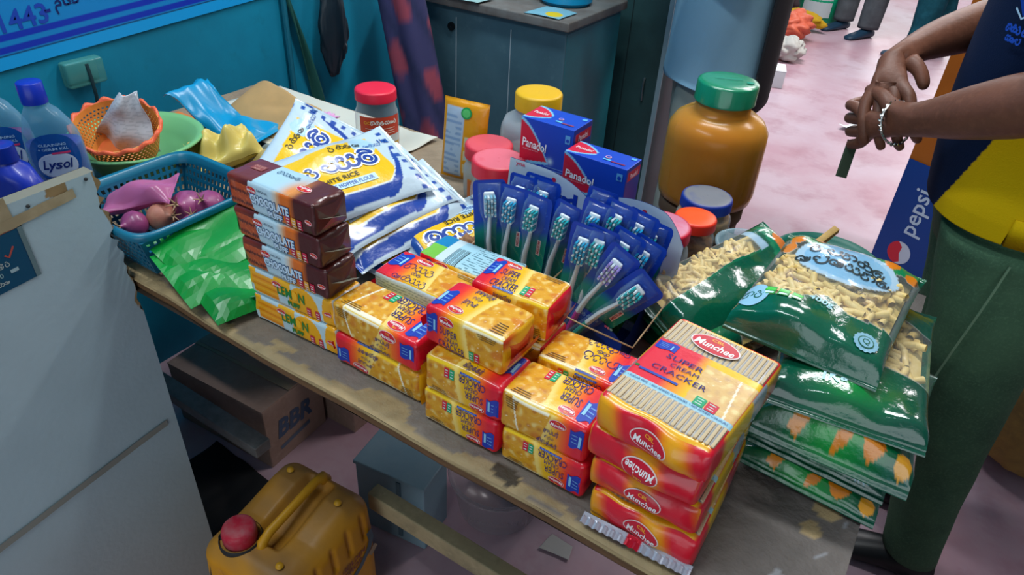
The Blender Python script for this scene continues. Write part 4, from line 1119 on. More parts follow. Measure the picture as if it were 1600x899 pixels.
jar('low jar of brown spice under a dusty blue lid, in front of the giant jar', -.287, 1.103, .078, .047, .043, .020, '#0f2f8a', mat('ochre_spice', '#b8862c', rough=.8, noise=(80, '#8a5f1c', .4, .7)), .75, CLEAR, top='#74777e')
# giant jar of yellow pickle on a stool behind the table
st = thing('wooden_stool', 'plain wooden stool behind the table carrying the giant yellow jar', 'stool', (-.335, 1.25, 0))
LEGM = mat('stool_wood', '#6d5540', rough=.7, noise=(10, '#4f3d2e', .4, .7))
lathe([(.001, TZ-.03), (.078, TZ-.03), (.080, TZ-.026), (.080, TZ-.003), (.078, TZ), (.001, TZ)], 40).build('seat', LEGM, st, smooth=40)
for sx in (-.045, .045):
    for sy in (-.045, .045): box(sx-.018, sx+.018, sy-.018, sy+.018, 0, TZ-.03).build('leg', LEGM, st)
t = thing('giant_jar', 'giant round jar of cloudy orange-yellow liquid with a green screw lid', 'jar', (-.335, 1.252, TZ+.0005), .3)
r = .090
pr = [(.002, .004), (r*.84, .001), (r*.96, .008), (r, .025), (r*1.0, .120), (r*.985, .142), (r*.88, .158), (r*.72, .168), (r*.55, .174), (r*.54, .205)]
HAZE = clear_mat('amber_jar_plastic', tint='#f3d79a', opacity=.30, rough=.22, haze='#c79a40')
lathe(pr, 64).build('body', HAZE, t, smooth=True)
lathe([(.001, .006), (r*.82, .004), (r*.93, .010), (r*.965, .026), (r*.965, .118), (r*.95, .139), (r*.84, .154), (r*.66, .165), (r*.52, .172), (r*.51, .196), (.001, .197)], 56).build('contents', mat('amber_pickle', '#d08a12', rough=.35, noise=[(7, '#bf7a0c', .4, .7), (160, '#d89a2a', .55, .8)]), t, smooth=True)
g = lid_mesh(r*.59, .036, 60).xf(T4((0, 0, .192)))
g.build('lid', mat('green_screw_lid', '#0d7a56', rough=.28, spec=.5, coat=.3), t, smooth=50)
d = D2(); d.text('100% VIRGIN', 0, .004, w=.046, h=.008, col='#2a9a84', layer=1); d.ell(.036, -.010, .007, .007, '#2a9a84', 1); d.ell(.036, -.010, .005, .005, '#0d7a56', 2)
gg = G(); d.put(gg, lambda X, Y, o: np.stack([X, Y, .2292+o], -1), .0005); gg.xf(T4((0, 0, 0), rz=.1)).build('embossed_mark', mat('green_emboss', '#1a8f74', rough=.25), t, smooth=False)

# ------------------------------------------------------------------ yellow stand-up pouch
t = thing('stand_up_pouch', 'flat yellow stand-up pouch with a pale text panel, beside the red lidded jars', 'pouch', (-.742, 1.018, TZ)); t.rotation_euler = (R(-6), R(1), R(10))
def pp(s, q, side):
    c = np.tile(c4('#e39a08'), (len(s), 1))
    if side > 0:
        P = np.stack([s, q], -1); m = (q > -.86) & (q < .02) & (s > -.9) & (s < .80); c[m] = c4('#b3c8dc')
        rows = m & (np.sin(s*46) > .1) & (wob(P, 4, 9, 1) > -.3) & (q < -.08); blend(c, '#6f93bf', rows*.7)
        for k in range(3):
            m = (np.abs(s-(.02-.34*k)) < .13) & (np.abs(q-.30) < .20); c[m] = c4('#d8c89a')
            m = (np.abs(s-(.02-.34*k)) < .09) & (np.abs(q-.30) < .14); c[m] = c4('#a9bccb')
    return c
g, dec = pillow(.155, .092, .022, pp, 60, 48, 60, wr=.0012, crimp=.03, pinch=.02)
d = D2(); d.ell(.055, .004, .011, .011, '#1f9a4a', 3); d.ell(.055, .004, .008, .008, '#58c46a', 4)
d.put(g, dec, .0004)
g.xf(np.array([[0, 1., 0, 0], [0, 0, -1, .012], [1, 0, 0, .0775], [0, 0, 0, 1]])); 
g.v[0][:, 0] *= -1; g.v[0][:, 0] *= -1
g.build('pouch', PACK, t, smooth=True)

# ================================================================== blue medicine boxes
def med_box(label, x, y, z, rz=0, L=.098, D=.062, H=.088):
    t = thing('medicine_box', label, 'medicine box', (x, y, z), rz, group='blue medicine cartons')
    def front(X, Y, w, h):
        s, q = X/w, Y/h; c = np.tile(c4('#0a3fb4'), (len(X), 1)); blend(c, '#1250c8', (s-.5)*.6)
        # red swoosh lens at left: two arcs meeting at the right point
        up = .97-.75*np.clip(s/.56, 0, 1)**1.6; dn = .10+.12*np.clip(s/.56, 0, 1)**.8+0*s
        m = (s < .56) & (q < up) & (q > dn); e = (s < .60) & ((np.abs(q-up) < .03) | (np.abs(q-dn) < .028)) 
        c[m] = c4('#c91436'); c[e & (s < .57)] = c4('#7cc0e4'); g_ = np.exp(-((s-.60)/.05)**2-((q-.28)/.06)**2); blend(c, '#cfeaf4', g_*.9)
        return c
    def top(X, Y, w, h):
        s, q = X/w, Y/h; c = np.tile(c4('#0c40b0'), (len(X), 1)); up = .96-.4*(s/.4)**2; dn = .08+.3*(s/.4)**2
        m = (s < .4) & (q < up) & (q > dn); c[m] = c4('#c01838'); m = (s < .42) & ((np.abs(q-up) < .04) | (np.abs(q-dn) < .04)); c[m] = c4('#6fb4d8'); return c
    def side(X, Y, w, h):
        c = np.tile(c4('#08328f'), (len(X), 1)); m = (Y/h > .70) & (Y/h < .90) & (X/w > .1) & (X/w < .95); c[m] = c4('#b01838'); return c
    pl = lambda X, Y, w, h: np.tile(c4('#0a389c'), (len(X), 1))
    g = rbox(L, D, H, .001, 2, paints={'front': front, 'top': top, 'right': side, 'left': pl, 'back': pl, 'bottom': pl}, step=.0013)
    g.build('carton', CARD, t, smooth=30)
    gg = G(); d = D2()
    d.text('Panadol', L*.285, H*.52, w=L*.46, h=H*.17, col='#f2f2f4', ang=-.06, layer=2, bold=.02)
    d.text('Relief of pain and fever', L*.22, H*.40, w=L*.30, h=H*.028, col='#e8c4cc', layer=2)
    for k in range(2): d.rect(L*.70, H*(.17-.05*k), L*.40, H*.014, '#5f8fd8', 2)
    d.rect(L*.56, H*.09, L*.10, H*.05, '#6fb8e0', 2, ang=.3); d.rect(L*.78, H*.07, L*.28, H*.055, '#b01838', 2); d.text('144 TABLETS', L*.78, H*.07, w=L*.24, h=H*.03, col='#e8d8dc', layer=3, bold=.02)
    d.rect(L*.90, H*.80, L*.09, H*.16, '#5aa4dc', 2); d.ell(L*.90, H*.78, L*.03, L*.03, '#0a3fb4', 3)
    d.put(gg, lambda X, Y, o: np.stack([X-L/2, -D/2-.0003-o, Y], -1), .0003)
    d = D2(); d.text('Panadol', L*.20, D*.50, w=L*.26, h=D*.16, col='#ecdfe4', layer=2, bold=.01)
    d.ell(L*.60, D*.45, L*.045, L*.045, '#d6a0b4', 2); d.ell(L*.60, D*.45, L*.03, L*.03, '#0c40b0', 3); d.rect(L*.62, D*.26, L*.12, D*.08, '#5fb0e0', 2); d.rect(L*.80, D*.22, L*.22, D*.07, '#7a2a5a', 2); d.rect(L*.92, D*.8, L*.08, D*.12, '#5aa4dc', 2)
    d.put(gg, lambda X, Y, o: np.stack([X-L/2, Y-D/2, H+.0003+o], -1), .0003)
    d = D2(); d.text('Panadol', D*.5, H*.80, w=D*.5, h=H*.11, col='#ecdfe4', layer=2, bold=.01)
    d.put(gg, lambda X, Y, o: np.stack([np.full(len(X), L/2)+.0003+o, X-D/2, Y], -1), .0003)
    gg.build('printed_label', PRINT, t, smooth=False)
    return t
med_box('lower left blue medicine box, supporting the upper one', -.520, .984, TZ, .0, H=.106, L=.105)
med_box('upper blue medicine box, standing on another beside the yellow lidded jar', -.521, .976, TZ+.1065)
med_box('lower right blue medicine box behind the toothbrush cards', -.420, .957, TZ, .0, H=.100)
med_box('right blue medicine box with its red name half hidden by the display card', -.414, .935, TZ+.1005, -.02, L=.108, D=.050, H=.074)
# ================================================================== toothbrush displays
CARDW, CARDH = .046, .176
BLISTER = clear_mat('blister_plastic', opacity=.02, rough=.06, haze='#8fb0c8')
def brush_pack(grip, bris):
    """toothbrush on a hanging card under a clear blister; stands on its lower edge, faces -y"""
    t = thing('toothbrush_packet', 'toothbrush', 'toothbrush')
    def fr(X, Y, w, h):
        s, q = X/w, Y/h; P = np.stack([X, Y], -1)
        c = np.tile(c4('#0d3fae'), (len(X), 1)); blend(c, '#0a3aa8', (q-.7)*2)
        blend(c, '#108a7e', (.62+.10*s-q)/.10); blend(c, '#2c8a3c', (.40-q)/.18*(s > .35)); blend(c, '#e2ecec', (.10+.5*np.clip(.35-s, 0, 1)-q)/.02)
        ar = np.abs(((s-.5)/.42)**2+((q-.80)/.12)**2-1) < .05; blend(c, '#3a6ad0', ar*(np.sin(X*4000) > 0)*.8)
        sw = (np.abs(np.sin((s*1.3+q*5)*6)) < .12) & (q < .55); blend(c, '#7fc49a', sw*.5)
        return c
    pl = lambda X, Y, w, h: np.tile(c4('#0b2f8c'), (len(X), 1))
    pb = lambda X, Y, w, h: np.tile(c4('#c9d4da'), (len(X), 1))
    # card drawn as a rounded rectangle sheet with thickness
    nx, nz = 24, 90
    def cs(S, Q, y):
        z = Q*CARDH; x = (S-.5)*CARDW; k = np.clip((z-(CARDH-.009))/.009, 0, 1); x = x*(1-.18*(1-np.sqrt(1-k**2+1e-9)))
        return np.stack([x, np.full_like(x, y), z], -1)
    g = sheet(nx, nz, lambda S, Q: cs(S, Q, -.0005), lambda S, Q: fr(S*CARDW, Q*CARDH, CARDW, CARDH))
    g.join(sheet(6, 20, lambda S, Q: cs(S, Q, .0005), '#2a5fb8', flip=True))
    g.build('card', CARD, t, smooth=False)
    d = D2(); d.rect(.012, .098, .006, .024, '#e0d8dc', 1); d.text('MEDIUM', .012, .098, w=.020, h=.0036, col='#c02a4a', ang=HP, layer=2, bold=.02)
    gg = G(); d.put(gg, lambda X, Y, o: np.stack([X, -.0008-o, Y], -1), .0002); gg.build('printed_label', PRINT, t, smooth=False)
    # brush
    b = tube([(.002, -.010, .012), (.001, -.011, .035), (-.002, -.0115, .060), (-.0035, -.009, .085), (-.002, -.007, .105), (-.001, -.0065, .120), (-.001, -.0065, .150)],
             [.0040, .0054, .0052, .0048, .0040, .0034, .0036], 10, '#dbe6ec', flat=.8)
    b.join(rbox(.0155, .005, .036, .0024, 3, col='#dbe6ec').xf(T4((-.001, -.0065, .125))))
    br = b.build('toothbrush', PLAST, t)
    tube([(.0022, -.010, .010), (.001, -.0112, .035), (-.0022, -.0118, .062)], [.0042, .0056, .0052], 10, grip, flat=.8).build('grip', PLAST, br)
    bg = G()
    for i in range(4):
        for k in range(9):
            col = bris if (i+k) % 3 else '#d6e6ea'
            bg.join(tube([(-.0066+i*.0042, -.008, .1285+k*.0034), (-.0066+i*.0044, -.0185-.0018*(k % 2), .1285+k*.0034)], 0.00165, 5, col))
    bg.build('bristles', PLAST, br, kind='stuff', smooth=False)
    def bl(S, Q):
        a, q = S*2-1, Q*2-1
        z = .010+Q*.162; hd = np.clip((z-.112)/.02, 0, 1); wd = .0095+.0065*hd
        pr = (1-np.abs(a)**4)**.5*(1-np.abs(q)**10)**.5
        return np.stack([a*wd, -.0009-(.0165+.0055*hd)*pr, z], -1)
    sheet(13, 30, bl).build('blister', BLISTER, t, smooth=True)
    return t
KINDS = {'teal': ('#0f9a8e', '#18a8b0'), 'blue': ('#1a78c8', '#1c9cc8'), 'purple': ('#5a2a9a', '#7fb8d0'), 'magenta': ('#c02aa0', '#9a8ad0'), 'yellow': ('#e0a010', '#18a0a8')}
PROTO = {}
def put_brush(kind, x, y, z, rz, lean, roll, label, group):
    rot = Matrix.Rotation(rz, 4, 'Z') @ Matrix.Rotation(-lean, 4, 'X') @ Matrix.Rotation(roll, 4, 'Y')
    e = rot.to_euler()
    if kind not in PROTO:
        o = brush_pack(*KINDS[kind]); PROTO[kind] = o; o.location = (x, y, z); o.rotation_euler = e; o['label'] = label; o['group'] = group
    else: o = dup(PROTO[kind], (x, y, z), rot=e, label=label, group=group)
    return o
def display(label, x0, x1, yf, yb, cardh, fh_l, fh_r, tall_left, word):
    """open cardboard tray: front panel with a curved upper edge, two sides, tall printed back card"""
    t = thing('display_tray', label, 'display box', (x0, yf, TZ+.0006), group='toothbrush display boxes')
    W_, Dp = x1-x0, yb-yf
    def ft(s): return fh_r+(fh_l-fh_r)*(1-np.clip(s, 0, 1)**2.2)**.8*1.0
    th = .0012
    def panel(fn, n, m, col, name, off):
        g = sheet(n, m, lambda S, Q: fn(S, Q), col); g.join(sheet(n, m, lambda S, Q: fn(S, Q)+np.array(off), '#22408c', flip=True))
        ed = []
        return g.build(name, CARD, t, smooth=False)
    def fcol(S, Q):
        c = np.tile(c4('#072a80'), (len(S), 1)); z = Q*ft(S); blend(c, '#0a3cb4', ((z > ft(S)-.026) & (S > .25))*1.0)
        r = np.abs(np.hypot((S-.3)*W_, z-.018)-.018) < .0008; blend(c, '#2a5cc0', r*.8); blend(c, '#b4c6d2', ((S < .25) & (z > ft(S)-.018))*1.0); return c
    panel(lambda S, Q: np.stack([S*W_, 0*S, Q*ft(S)], -1), 30, 24, fcol, 'front_panel', (0, th, 0))
    d = D2(); script(d, ['sa', 'ra', 'ma', 'pa', 'ta'], W_*.52, fh_r+(fh_l-fh_r)*.62, .0055, '#7fa4e0', layer=1, wt=.18, ang=-.12)
    for k, cc in enumerate(('#d06ab0', '#e0a0c8', '#8fd0e0')): d.ell(W_*.76+k*.004, fh_r+(fh_l-fh_r)*.50-k*.001, .002, .002, cc, 1, n=10)
    script(d, ['sa', 'la', 'ra'], W_*.72, .012, .011, '#d8b440', layer=1, wt=.22)
    gg = G(); d.put(gg, lambda X, Y, o: np.stack([X, -.0003-o, Y], -1), .0003); gg.build('printed_label', PRINT, t, smooth=False)
    def side(S, Q, x):
        y = S*Dp; top = fh_r+(cardh*.62-fh_r)*np.clip((S-.25)/.75, 0, 1)**1.3
        return np.stack([np.full_like(S, x), y, Q*top], -1)
    panel(lambda S, Q: side(S, Q, W_), 16, 10, '#08246e', 'side_panel', (-th, 0, 0))
    panel(lambda S, Q: side(S, Q, 0.0), 16, 10, '#08246e', 'side_panel', (th, 0, 0))
    panel(lambda S, Q: np.stack([S*W_, Q*Dp, 0*S+.0004], -1), 2, 2, '#0a2a70', 'base_panel', (0, 0, th))
    # back card: gently arched upper edge
    def bt(S): return cardh*(1-.16*np.clip((S-.35)/.65, 0, 1)**2.2) if tall_left else cardh*(1-.10*(2*S-1)**2-.14*np.clip((S-.7)/.3, 0, 1)**2)
    lean = .10
    def bk(S, Q):
        z = Q*bt(S); return np.stack([-.010+S*(W_+.030), Dp+.002+z*lean, z], -1)
    def bcol(S, Q):
        c = np.tile(c4('#bccbd2'), (len(S), 1)); z = Q*bt(S)
        m = z < cardh*(.46-.10*S)+.06*cardh*np.sin(S*5); c[m] = c4('#0c3cae'); ln = np.abs(z-(cardh*(.46-.10*S)+.06*cardh*np.sin(S*5))) < .0018; blend(c, '#5f9ad8', ln*1.0); return c
    panel(bk, 40, 40, bcol, 'back_card', (0, th, 0))
    d = D2(); d.text(word, W_*.50, cardh*.78, w=W_*.95, h=cardh*.17, col='#12379c', layer=1, bold=.05); d.ell(W_*.60, cardh*.93, .0035, .0035, '#c8243c', 1)
    d.ell(W_*.97, cardh*.66, .0042, .0042, '#2a3038', 1, n=14)
    d.text('yna', W_*.08, cardh*.965, w=.016, h=.006, col='#d0506a', layer=1, bold=.02)
    gg = G(); d.put(gg, lambda X, Y, o: np.stack([X, Dp+.0018+Y*lean-.0004-o, Y], -1), .0003); gg.build('printed_label', PRINT, t, smooth=False)
    return t
display('left toothbrush display box, white card with blue lettering behind its brushes', -.503, -.392, .728, .806, .180, .062, .046, True, 'clogard')
display('right toothbrush display box with blue curved front panel and tall white card', -.352, -.246, .694, .792, .184, .078, .040, False, 'clogard')
GL, GR = 'toothbrush packets in the left display', 'toothbrush packets in the right display'
zb = TZ+.004
put_brush('purple', -.482, .742, zb+.004, R(38), .02, R(-3), 'leftmost toothbrush packet of the left display, turned half sideways', GL)
put_brush('blue', -.458, .742, zb, R(6), .05, R(1), 'toothbrush packet with a blue grip, second from the left in the left display', GL)
put_brush('teal', -.427, .744, zb, R(-2), .04, R(3), 'teal gripped toothbrush packet, third from the left in the left display', GL)
put_brush('teal', -.396, .752, zb, R(-4), .04, R(8), 'teal gripped toothbrush packet at the right of the left display, leaning right', GL)
put_brush('yellow', -.378, .775, zb-.030, R(2), .04, R(6), 'yellow gripped toothbrush packet half hidden between the two displays', GL)
for k, (x, y, r) in enumerate(((-.462, .778, -1), (-.434, .786, 1), (-.448, .793, 0))):
    put_brush('blue', x, y, zb, 0, .06, R(r), ('blue topped toothbrush packet in the back row of the left display, left of the middle', 'rear toothbrush packet of the left display, right of the middle', 'rearmost toothbrush packet of the left display, against the white card')[k], GL)
put_brush('blue', -.336, .712, zb, R(4), .03, R(4), 'blue gripped toothbrush packet, leftmost at the front of the right display', GR)
put_brush('teal', -.322, .716, zb+.002, R(2), .04, R(6), 'teal gripped toothbrush packet, second from the left in the right display', GR)
put_brush('magenta', -.336, .704, zb+.004, R(0), .03, R(24), 'magenta gripped toothbrush packet tilted to the right in the right display', GR)
put_brush('teal', -.330, .698, zb+.006, R(-2), .02, R(38), 'toothbrush packet tilted furthest right at the front of the right display', GR)
for k, (x, y, r, dz) in enumerate(((-.342, .742, 5, .020), (-.324, .752, 8, .024), (-.304, .766, 10, .014), (-.316, .730, 14, .004), (-.300, .742, 17, -.002), (-.282, .776, 8, .000), (-.346, .778, 2, .018))):
    put_brush('teal' if k % 2 else 'blue', x, y, zb+dz, 0, .05, R(r), ('toothbrush packet behind the front row, left of the middle in the right display', 'middle toothbrush packet of the rear row in the right display', 'rear toothbrush packet right of the middle in the right display', 'toothbrush packet just behind the front row, tilted right', 'tilted toothbrush packet near the right side of the right display', 'rightmost upright toothbrush packet against the white card', 'rearmost left toothbrush packet of the right display')[k], GR)
RUB = mat('rubber', '#b99a72', rough=.5)
def band(x0, x1, y0, y1, z, tilt, label):
    p = [(x0, y0, z), ((x0+x1)/2, y0-.006, z-.002), (x1, y0, z-tilt), (x1, y1, z-tilt+.012), (x0, y1, z+.012), (x0, y0, z)]
    P = []
    for a, b in zip(p[:-1], p[1:]): P += [tuple(np.array(a)*(1-k/6)+np.array(b)*k/6) for k in range(6)]
    o = tube(P+[p[-1]], .0011, 6).build('rubber_band', RUB); tag(o, label, 'rubber band', 'rubber bands')
band(-.512, -.378, .716, .820, TZ+.075, .012, 'rubber band stretched around the left toothbrush display')
band(-.368, -.222, .668, .812, TZ+.075, .010, 'rubber band stretched around the right toothbrush display')

# ================================================================== baskets, bowl and colander on the left
def lattice(nu, nv, fn, keep, col, thick, name, material, parent):
    """sheet of thin bars: faces where keep(i,j) is False are left out, then given thickness"""
    g = sheet(nu, nv, fn, col)
    g.f = [f for k, f in enumerate(g.f) if keep(k % (nu-1), k//(nu-1))]
    o = g.build(name, material, parent, smooth=False)
    md = o.modifiers.new('thickness', 'SOLIDIFY'); md.thickness = thick; md.offset = 0
    return o
TEAL = mat('teal_basket_plastic', '#0a5c78', rough=.4, spec=.45)
t = thing('plastic_basket', 'rectangular teal plastic basket holding onions, behind the counter board', 'basket', (-.982, .556, TZ+.001))
bx, by, bh = .100, .108, .085
def spacing(n, bar, hole):
    v = [0.]
    for k in range(n): v += [v[-1]+bar, v[-1]+bar+hole]
    v.append(v[-1]+bar); v = np.array(v); return v/v[-1]
def wall_fn(axis, sg):
    us, vs = spacing(19, .45, .55), spacing(5, .42, .58)
    nu, nv = len(us), len(vs)
    def fn(S, Q):
        s = us[np.round(S*(nu-1)).astype(int)]*2-1; q = vs[np.round(Q*(nv-1)).astype(int)]
        tp = .80+.20*q; z = .006+q*(bh-.018)
        if axis == 'x': return np.stack([np.full_like(s, sg*bx)*tp, s*by*tp, z], -1)
        return np.stack([s*bx*tp, np.full_like(s, sg*by)*tp, z], -1)
    return nu, nv, fn
for ax in 'xy':
    for sg in (-1, 1):
        nu, nv, fn = wall_fn(ax, sg)
        lattice(nu, nv, fn, lambda i, j: not (i % 2 == 1 and j % 2 == 1), '#0b6d8c', .0022, 'slotted_wall', TEAL, t)
lattice(21, 21, lambda S, Q: np.stack([(S*2-1)*bx*.8, (Q*2-1)*by*.8, 0*S+.004], -1), lambda i, j: not (i % 2 and j % 2), '#0b6d8c', .002, 'base', TEAL, t)
rim = []
for k in range(48):
    a = 2*math.pi*k/48; c_, s_ = math.cos(a), math.sin(a)
    rim.append((bx*1.0*np.sign(c_)*abs(c_)**.28, by*1.0*np.sign(s_)*abs(s_)**.28))
rim = np.array(rim)
rr_ = [np.concatenate([rim*k, np.full((48, 1), z)], 1) for k, z in ((.985, bh-.018), (1.0, bh-.002), (1.07, bh), (1.085, bh-.006), (1.075, bh-.012))]
loft(rr_, '#0b6d8c', cap=False).build('rim', mat('teal_rim_plastic', '#0a6682', rough=.35, spec=.5), t, smooth=True)
ONION = mat('onion_skin', '#8a3a68', rough=.4, coat=.2, noise=[(18, '#a8608a', .45, .7), (50, '#6a2450', .5, .8)])
ONION2 = mat('dry_onion_skin', '#a86a58', rough=.5, noise=[(22, '#c08a70', .45, .7)])
def onion(x, y, z, r, label, tilt, m_=ONION):
    t = thing('onion', label, 'onion', (x, y, z), group='onions in the teal basket'); t.rotation_euler = tilt
    pr = [(.001, -.96), (.25, -.93), (.62, -.74), (.90, -.35), (1.0, .05), (.93, .38), (.68, .70), (.36, .92), (.16, 1.10), (.10, 1.35)]
    lathe([(a*r, b*r*.92) for a, b in pr], 22, ripple=lambda k, a: 1+.012*np.sin(a*9)).build('bulb', m_, t, smooth=True)
    g = G()
    for k in range(5): a = k*1.3; g.join(tube([(0, 0, r*1.05), (r*.12*math.cos(a), r*.12*math.sin(a), r*1.4), (r*.4*math.cos(a), r*.4*math.sin(a), r*1.65)], [r*.06, r*.05, r*.01], 5))
    g.build('dry_stem', mat('dry_stem', '#a88a6a', rough=.8), t)
onion(-.972, .585, TZ+.042, .030, 'large purple onion by the right wall of the teal basket', (.9, .2, .3))
onion(-.945, .605, TZ+.046, .027, 'purple onion touching the large one, further back in the basket', (.6, -.5, 1.2))
onion(-.985, .545, TZ+.040, .024, 'brownish onion with a dry stem beside the pink bag', (.3, 1.2, .4), ONION2)
onion(-.995, .505, TZ+.040, .022, 'small purple onion at the near corner of the teal basket', (1.2, .4, 0))
onion(-.925, .560, TZ+.034, .024, 'half hidden onion at the far end of the basket', (.2, .3, 0))
def crumple(label, name, cat, loc, rx, ry, rz_, m_, seed, amp=.35, n=72, frq=2.6, squash=None, smooth=True, group=None, floor=None):
    """crumpled thin bag: a noisy closed shape"""
    u = np.linspace(0, 2*math.pi, n, endpoint=False); v = np.linspace(.03, math.pi-.03, n//2)
    U, V = [q.ravel() for q in np.meshgrid(u, v)]
    N = np.stack([np.cos(U)*np.sin(V), np.sin(U)*np.sin(V), np.cos(V)], -1)
    w = 1+amp*(wob(N, seed, frq, .5)+.75*np.abs(wob(N, seed+1, frq*2.6, .7, 4))+.38*np.abs(wob(N, seed+2, frq*5, .6, 4))+.12*np.abs(wob(N, seed+3, frq*11, .8, 5)))-amp*.5
    P = N*w[:, None]*np.array([rx, ry, rz_])
    if squash: P = squash(P, N)
    P[:, 2] -= P[:, 2].min()
    f = [(j*n+i, j*n+(i+1) % n, (j+1)*n+(i+1) % n, (j+1)*n+i)[::-1] for j in range(n//2-1) for i in range(n)]
    f += [tuple(range(n)), tuple((n//2-1)*n+i for i in range(n))[::-1]]
    o = G().add(P, f).build(name, m_, loc=loc, smooth=smooth); return tag(o, label, cat, group)
def soft_film(name, col, opacity=.55, rough=.3): return clear_mat(name, opacity=opacity, rough=rough, haze=col, tint=col)
def film_bag(label, loc, rot, L, W, T, col, op, seed, wr=.006, wrf=75, pinch=.3, bend=None):
    g, _ = pillow(L, W, T, lambda s, q, sd: np.tile(c4(col), (len(s), 1)), 90, 60, seed, wr=wr, wrf=wrf, pinch=pinch, bend=bend, px=2.2, py=2.0)
    o = g.build('plastic_bag', soft_film('film_'+col[1:], col, op, .28), loc=loc, smooth=True); o.rotation_euler = rot
    return tag(o, label, 'bag')
film_bag('translucent pink plastic bag lying on the onions', (-1.030, .548, TZ+.046), (R(8), R(-14), R(40)), .115, .085, .035, '#c06a9a', .62, 5, wr=.006)
# green bowl
GB = mat('green_bowl_plastic', '#6fae72', rough=.35, spec=.45)
t = thing('green_bowl', 'round green plastic bowl holding the orange colander', 'bowl', (-1.225, .665, TZ+.001))
pr = [(.001, .004), (.055, .003), (.062, .0), (.066, .006), (.088, .045), (.106, .064), (.118, .068), (.121, .071), (.117, .074), (.105, .069), (.086, .047), (.062, .010), (.001, .008)]
lathe(pr, 60).build('bowl', GB, t, smooth=True)
# orange colander, tilted
t = thing('orange_colander', 'orange plastic colander basket with wavy rim, tilted in the green bowl', 'colander', (-1.212, .640, TZ+.056)); t.rotation_euler = (R(14), R(10), 0); t.scale = (.86, .86, .86)
OR_ = mat('orange_plastic', '#e2703c', rough=.4, noise=(12, '#e0863a', .4, .7)); ORI = OR_
NA, NZ = 109, 20
hs = spacing(54, .45, .55)
def cw(S, Q):
    a = S*2*math.pi; z = Q*.068; r_ = .056+.022*Q**.8
    return np.stack([r_*1.15*np.cos(a), r_*np.sin(a), z+.0], -1)
lattice(NA, NZ, cw, lambda i, j: not (1 < j < 17 and ((i % 2 == 1 and j % 4 == 1) or (i % 2 == 0 and j % 4 == 3))), '#e07a48', .002, 'perforated_wall', mat('amber_plastic', '#d88a3c', rough=.4, noise=(20, '#c8702a', .4, .7)), t)
lathe([(.001, .001), (.056, .001)], 40).xf(np.diag([1.15, 1, 1, 1])).build('base', OR_, t)
aa = np.linspace(0, 2*math.pi, 97)
rg = []
for k, z in ((.98, .064), (1.0, .070), (1.06, .071), (1.075, .064)):
    w_ = 1+.018*np.cos(aa[:-1]*14)
    rg.append(np.stack([.078*1.15*k*w_*np.cos(aa[:-1]), .078*k*w_*np.sin(aa[:-1]), z+.004*np.cos(aa[:-1]*14)], -1))
loft(rg, '#e0683c', cap=False).build('wavy_rim', mat('coral_rim', '#e0633c', rough=.38), t, smooth=True)
# crumpled newspaper in the colander
def news(S, Q):
    x = (S-.5)*.13*(1-.75*Q**1.3); z = Q*.105; y = .012*np.sin(S*7+Q*3)+.03*(Q-.4)**2
    w = wob(np.stack([S, Q], -1), 77, 9, .005); return np.stack([x+.030*Q, y+w, z+.25*w], -1)
def newscol(S, Q):
    c = np.tile(c4('#b7bcc2'), (len(S), 1)); P = np.stack([S, Q], -1)
    m = (np.sin(Q*110+S*16) > .3) & (wob(P, 3, 40, 1) > -.3); blend(c, '#8f969e', m*.55); return c
o = sheet(60, 50, news, newscol).build('newspaper_sheet', mat('newsprint', vcol=True, rough=.9), loc=(-1.220, .635, TZ+.055), rz=.45, smooth=True)
o.modifiers.new('thickness', 'SOLIDIFY').thickness = .0006; tag(o, 'crumpled grey newspaper sheet standing up out of the orange colander', 'newspaper')
# bags and papers on the back left of the table
YB = soft_film('yellow_film', '#d6c268', .86, .35)
film_bag('bundle of pale yellow plastic bags by the teal basket', (-1.115, .772, TZ+.016), (R(12), R(-6), R(70)), .120, .100, .060, '#d6c268', .88, 31, wr=.016, wrf=120, pinch=.15)
film_bag('small tan plastic bag beside the yellow bundle', (-1.050, .800, TZ+.003), (R(5), R(-6), R(20)), .095, .075, .036, '#b09a5c', .86, 36, wr=.007)
bb, _ = pillow(.19, .125, .040, lambda s, q, sd: np.tile(c4('#0a8fc0'), (len(s), 1)), 80, 50, 41, wr=.006, wrf=75, pinch=.25, bend=lambda x, y: .085*np.clip((-x+.01)/.10, 0, 1)**1.4-.018*np.clip((-x-.07)/.025, 0, 1)+.004*np.sin(y*150+x*30)*np.clip((-x+.03)/.1, 0, 1))
o = bb.build('plastic_bag', soft_film('blue_film', '#0a8fc0', .9, .3), loc=(-1.225, .868, TZ+.006), smooth=True); o.rotation_euler = (0, 0, R(12)); tag(o, 'bright blue plastic bag slumped at the wall end of the table', 'bag')
film_bag('loose clear plastic wrap with brown husks behind the flour bags', (-1.03, .860, TZ+.012), (0, 0, R(15)), .13, .10, .030, '#8f9890', .5, 47, wr=.007)
def paper(label, name, pts, z, seed, col, amp=.004, cat='paper', lift=None, mm=None):
    """sheet over a quad (4 corners), gently crumpled"""
    q = np.array(pts, float)
    def fn(S, Q):
        P = (q[0]*(1-S)[:, None]+q[1]*S[:, None])*(1-Q)[:, None]+(q[3]*(1-S)[:, None]+q[2]*S[:, None])*Q[:, None]
        w = np.abs(wob(P, seed, 22, amp))+np.abs(wob(P, seed+1, 60, amp*.35))
        zz = z+w
        if lift: zz = zz+lift(S, Q)
        return np.stack([P[:, 0]+wob(P, seed+5, 30, amp*.5), P[:, 1]+wob(P, seed+6, 30, amp*.5), zz], -1)
    g = sheet(40, 34, fn, col); o = g.build(name, mm or MATTE, smooth=True)
    o.modifiers.new('thickness', 'SOLIDIFY').thickness = .0006
    return tag(o, label, cat)
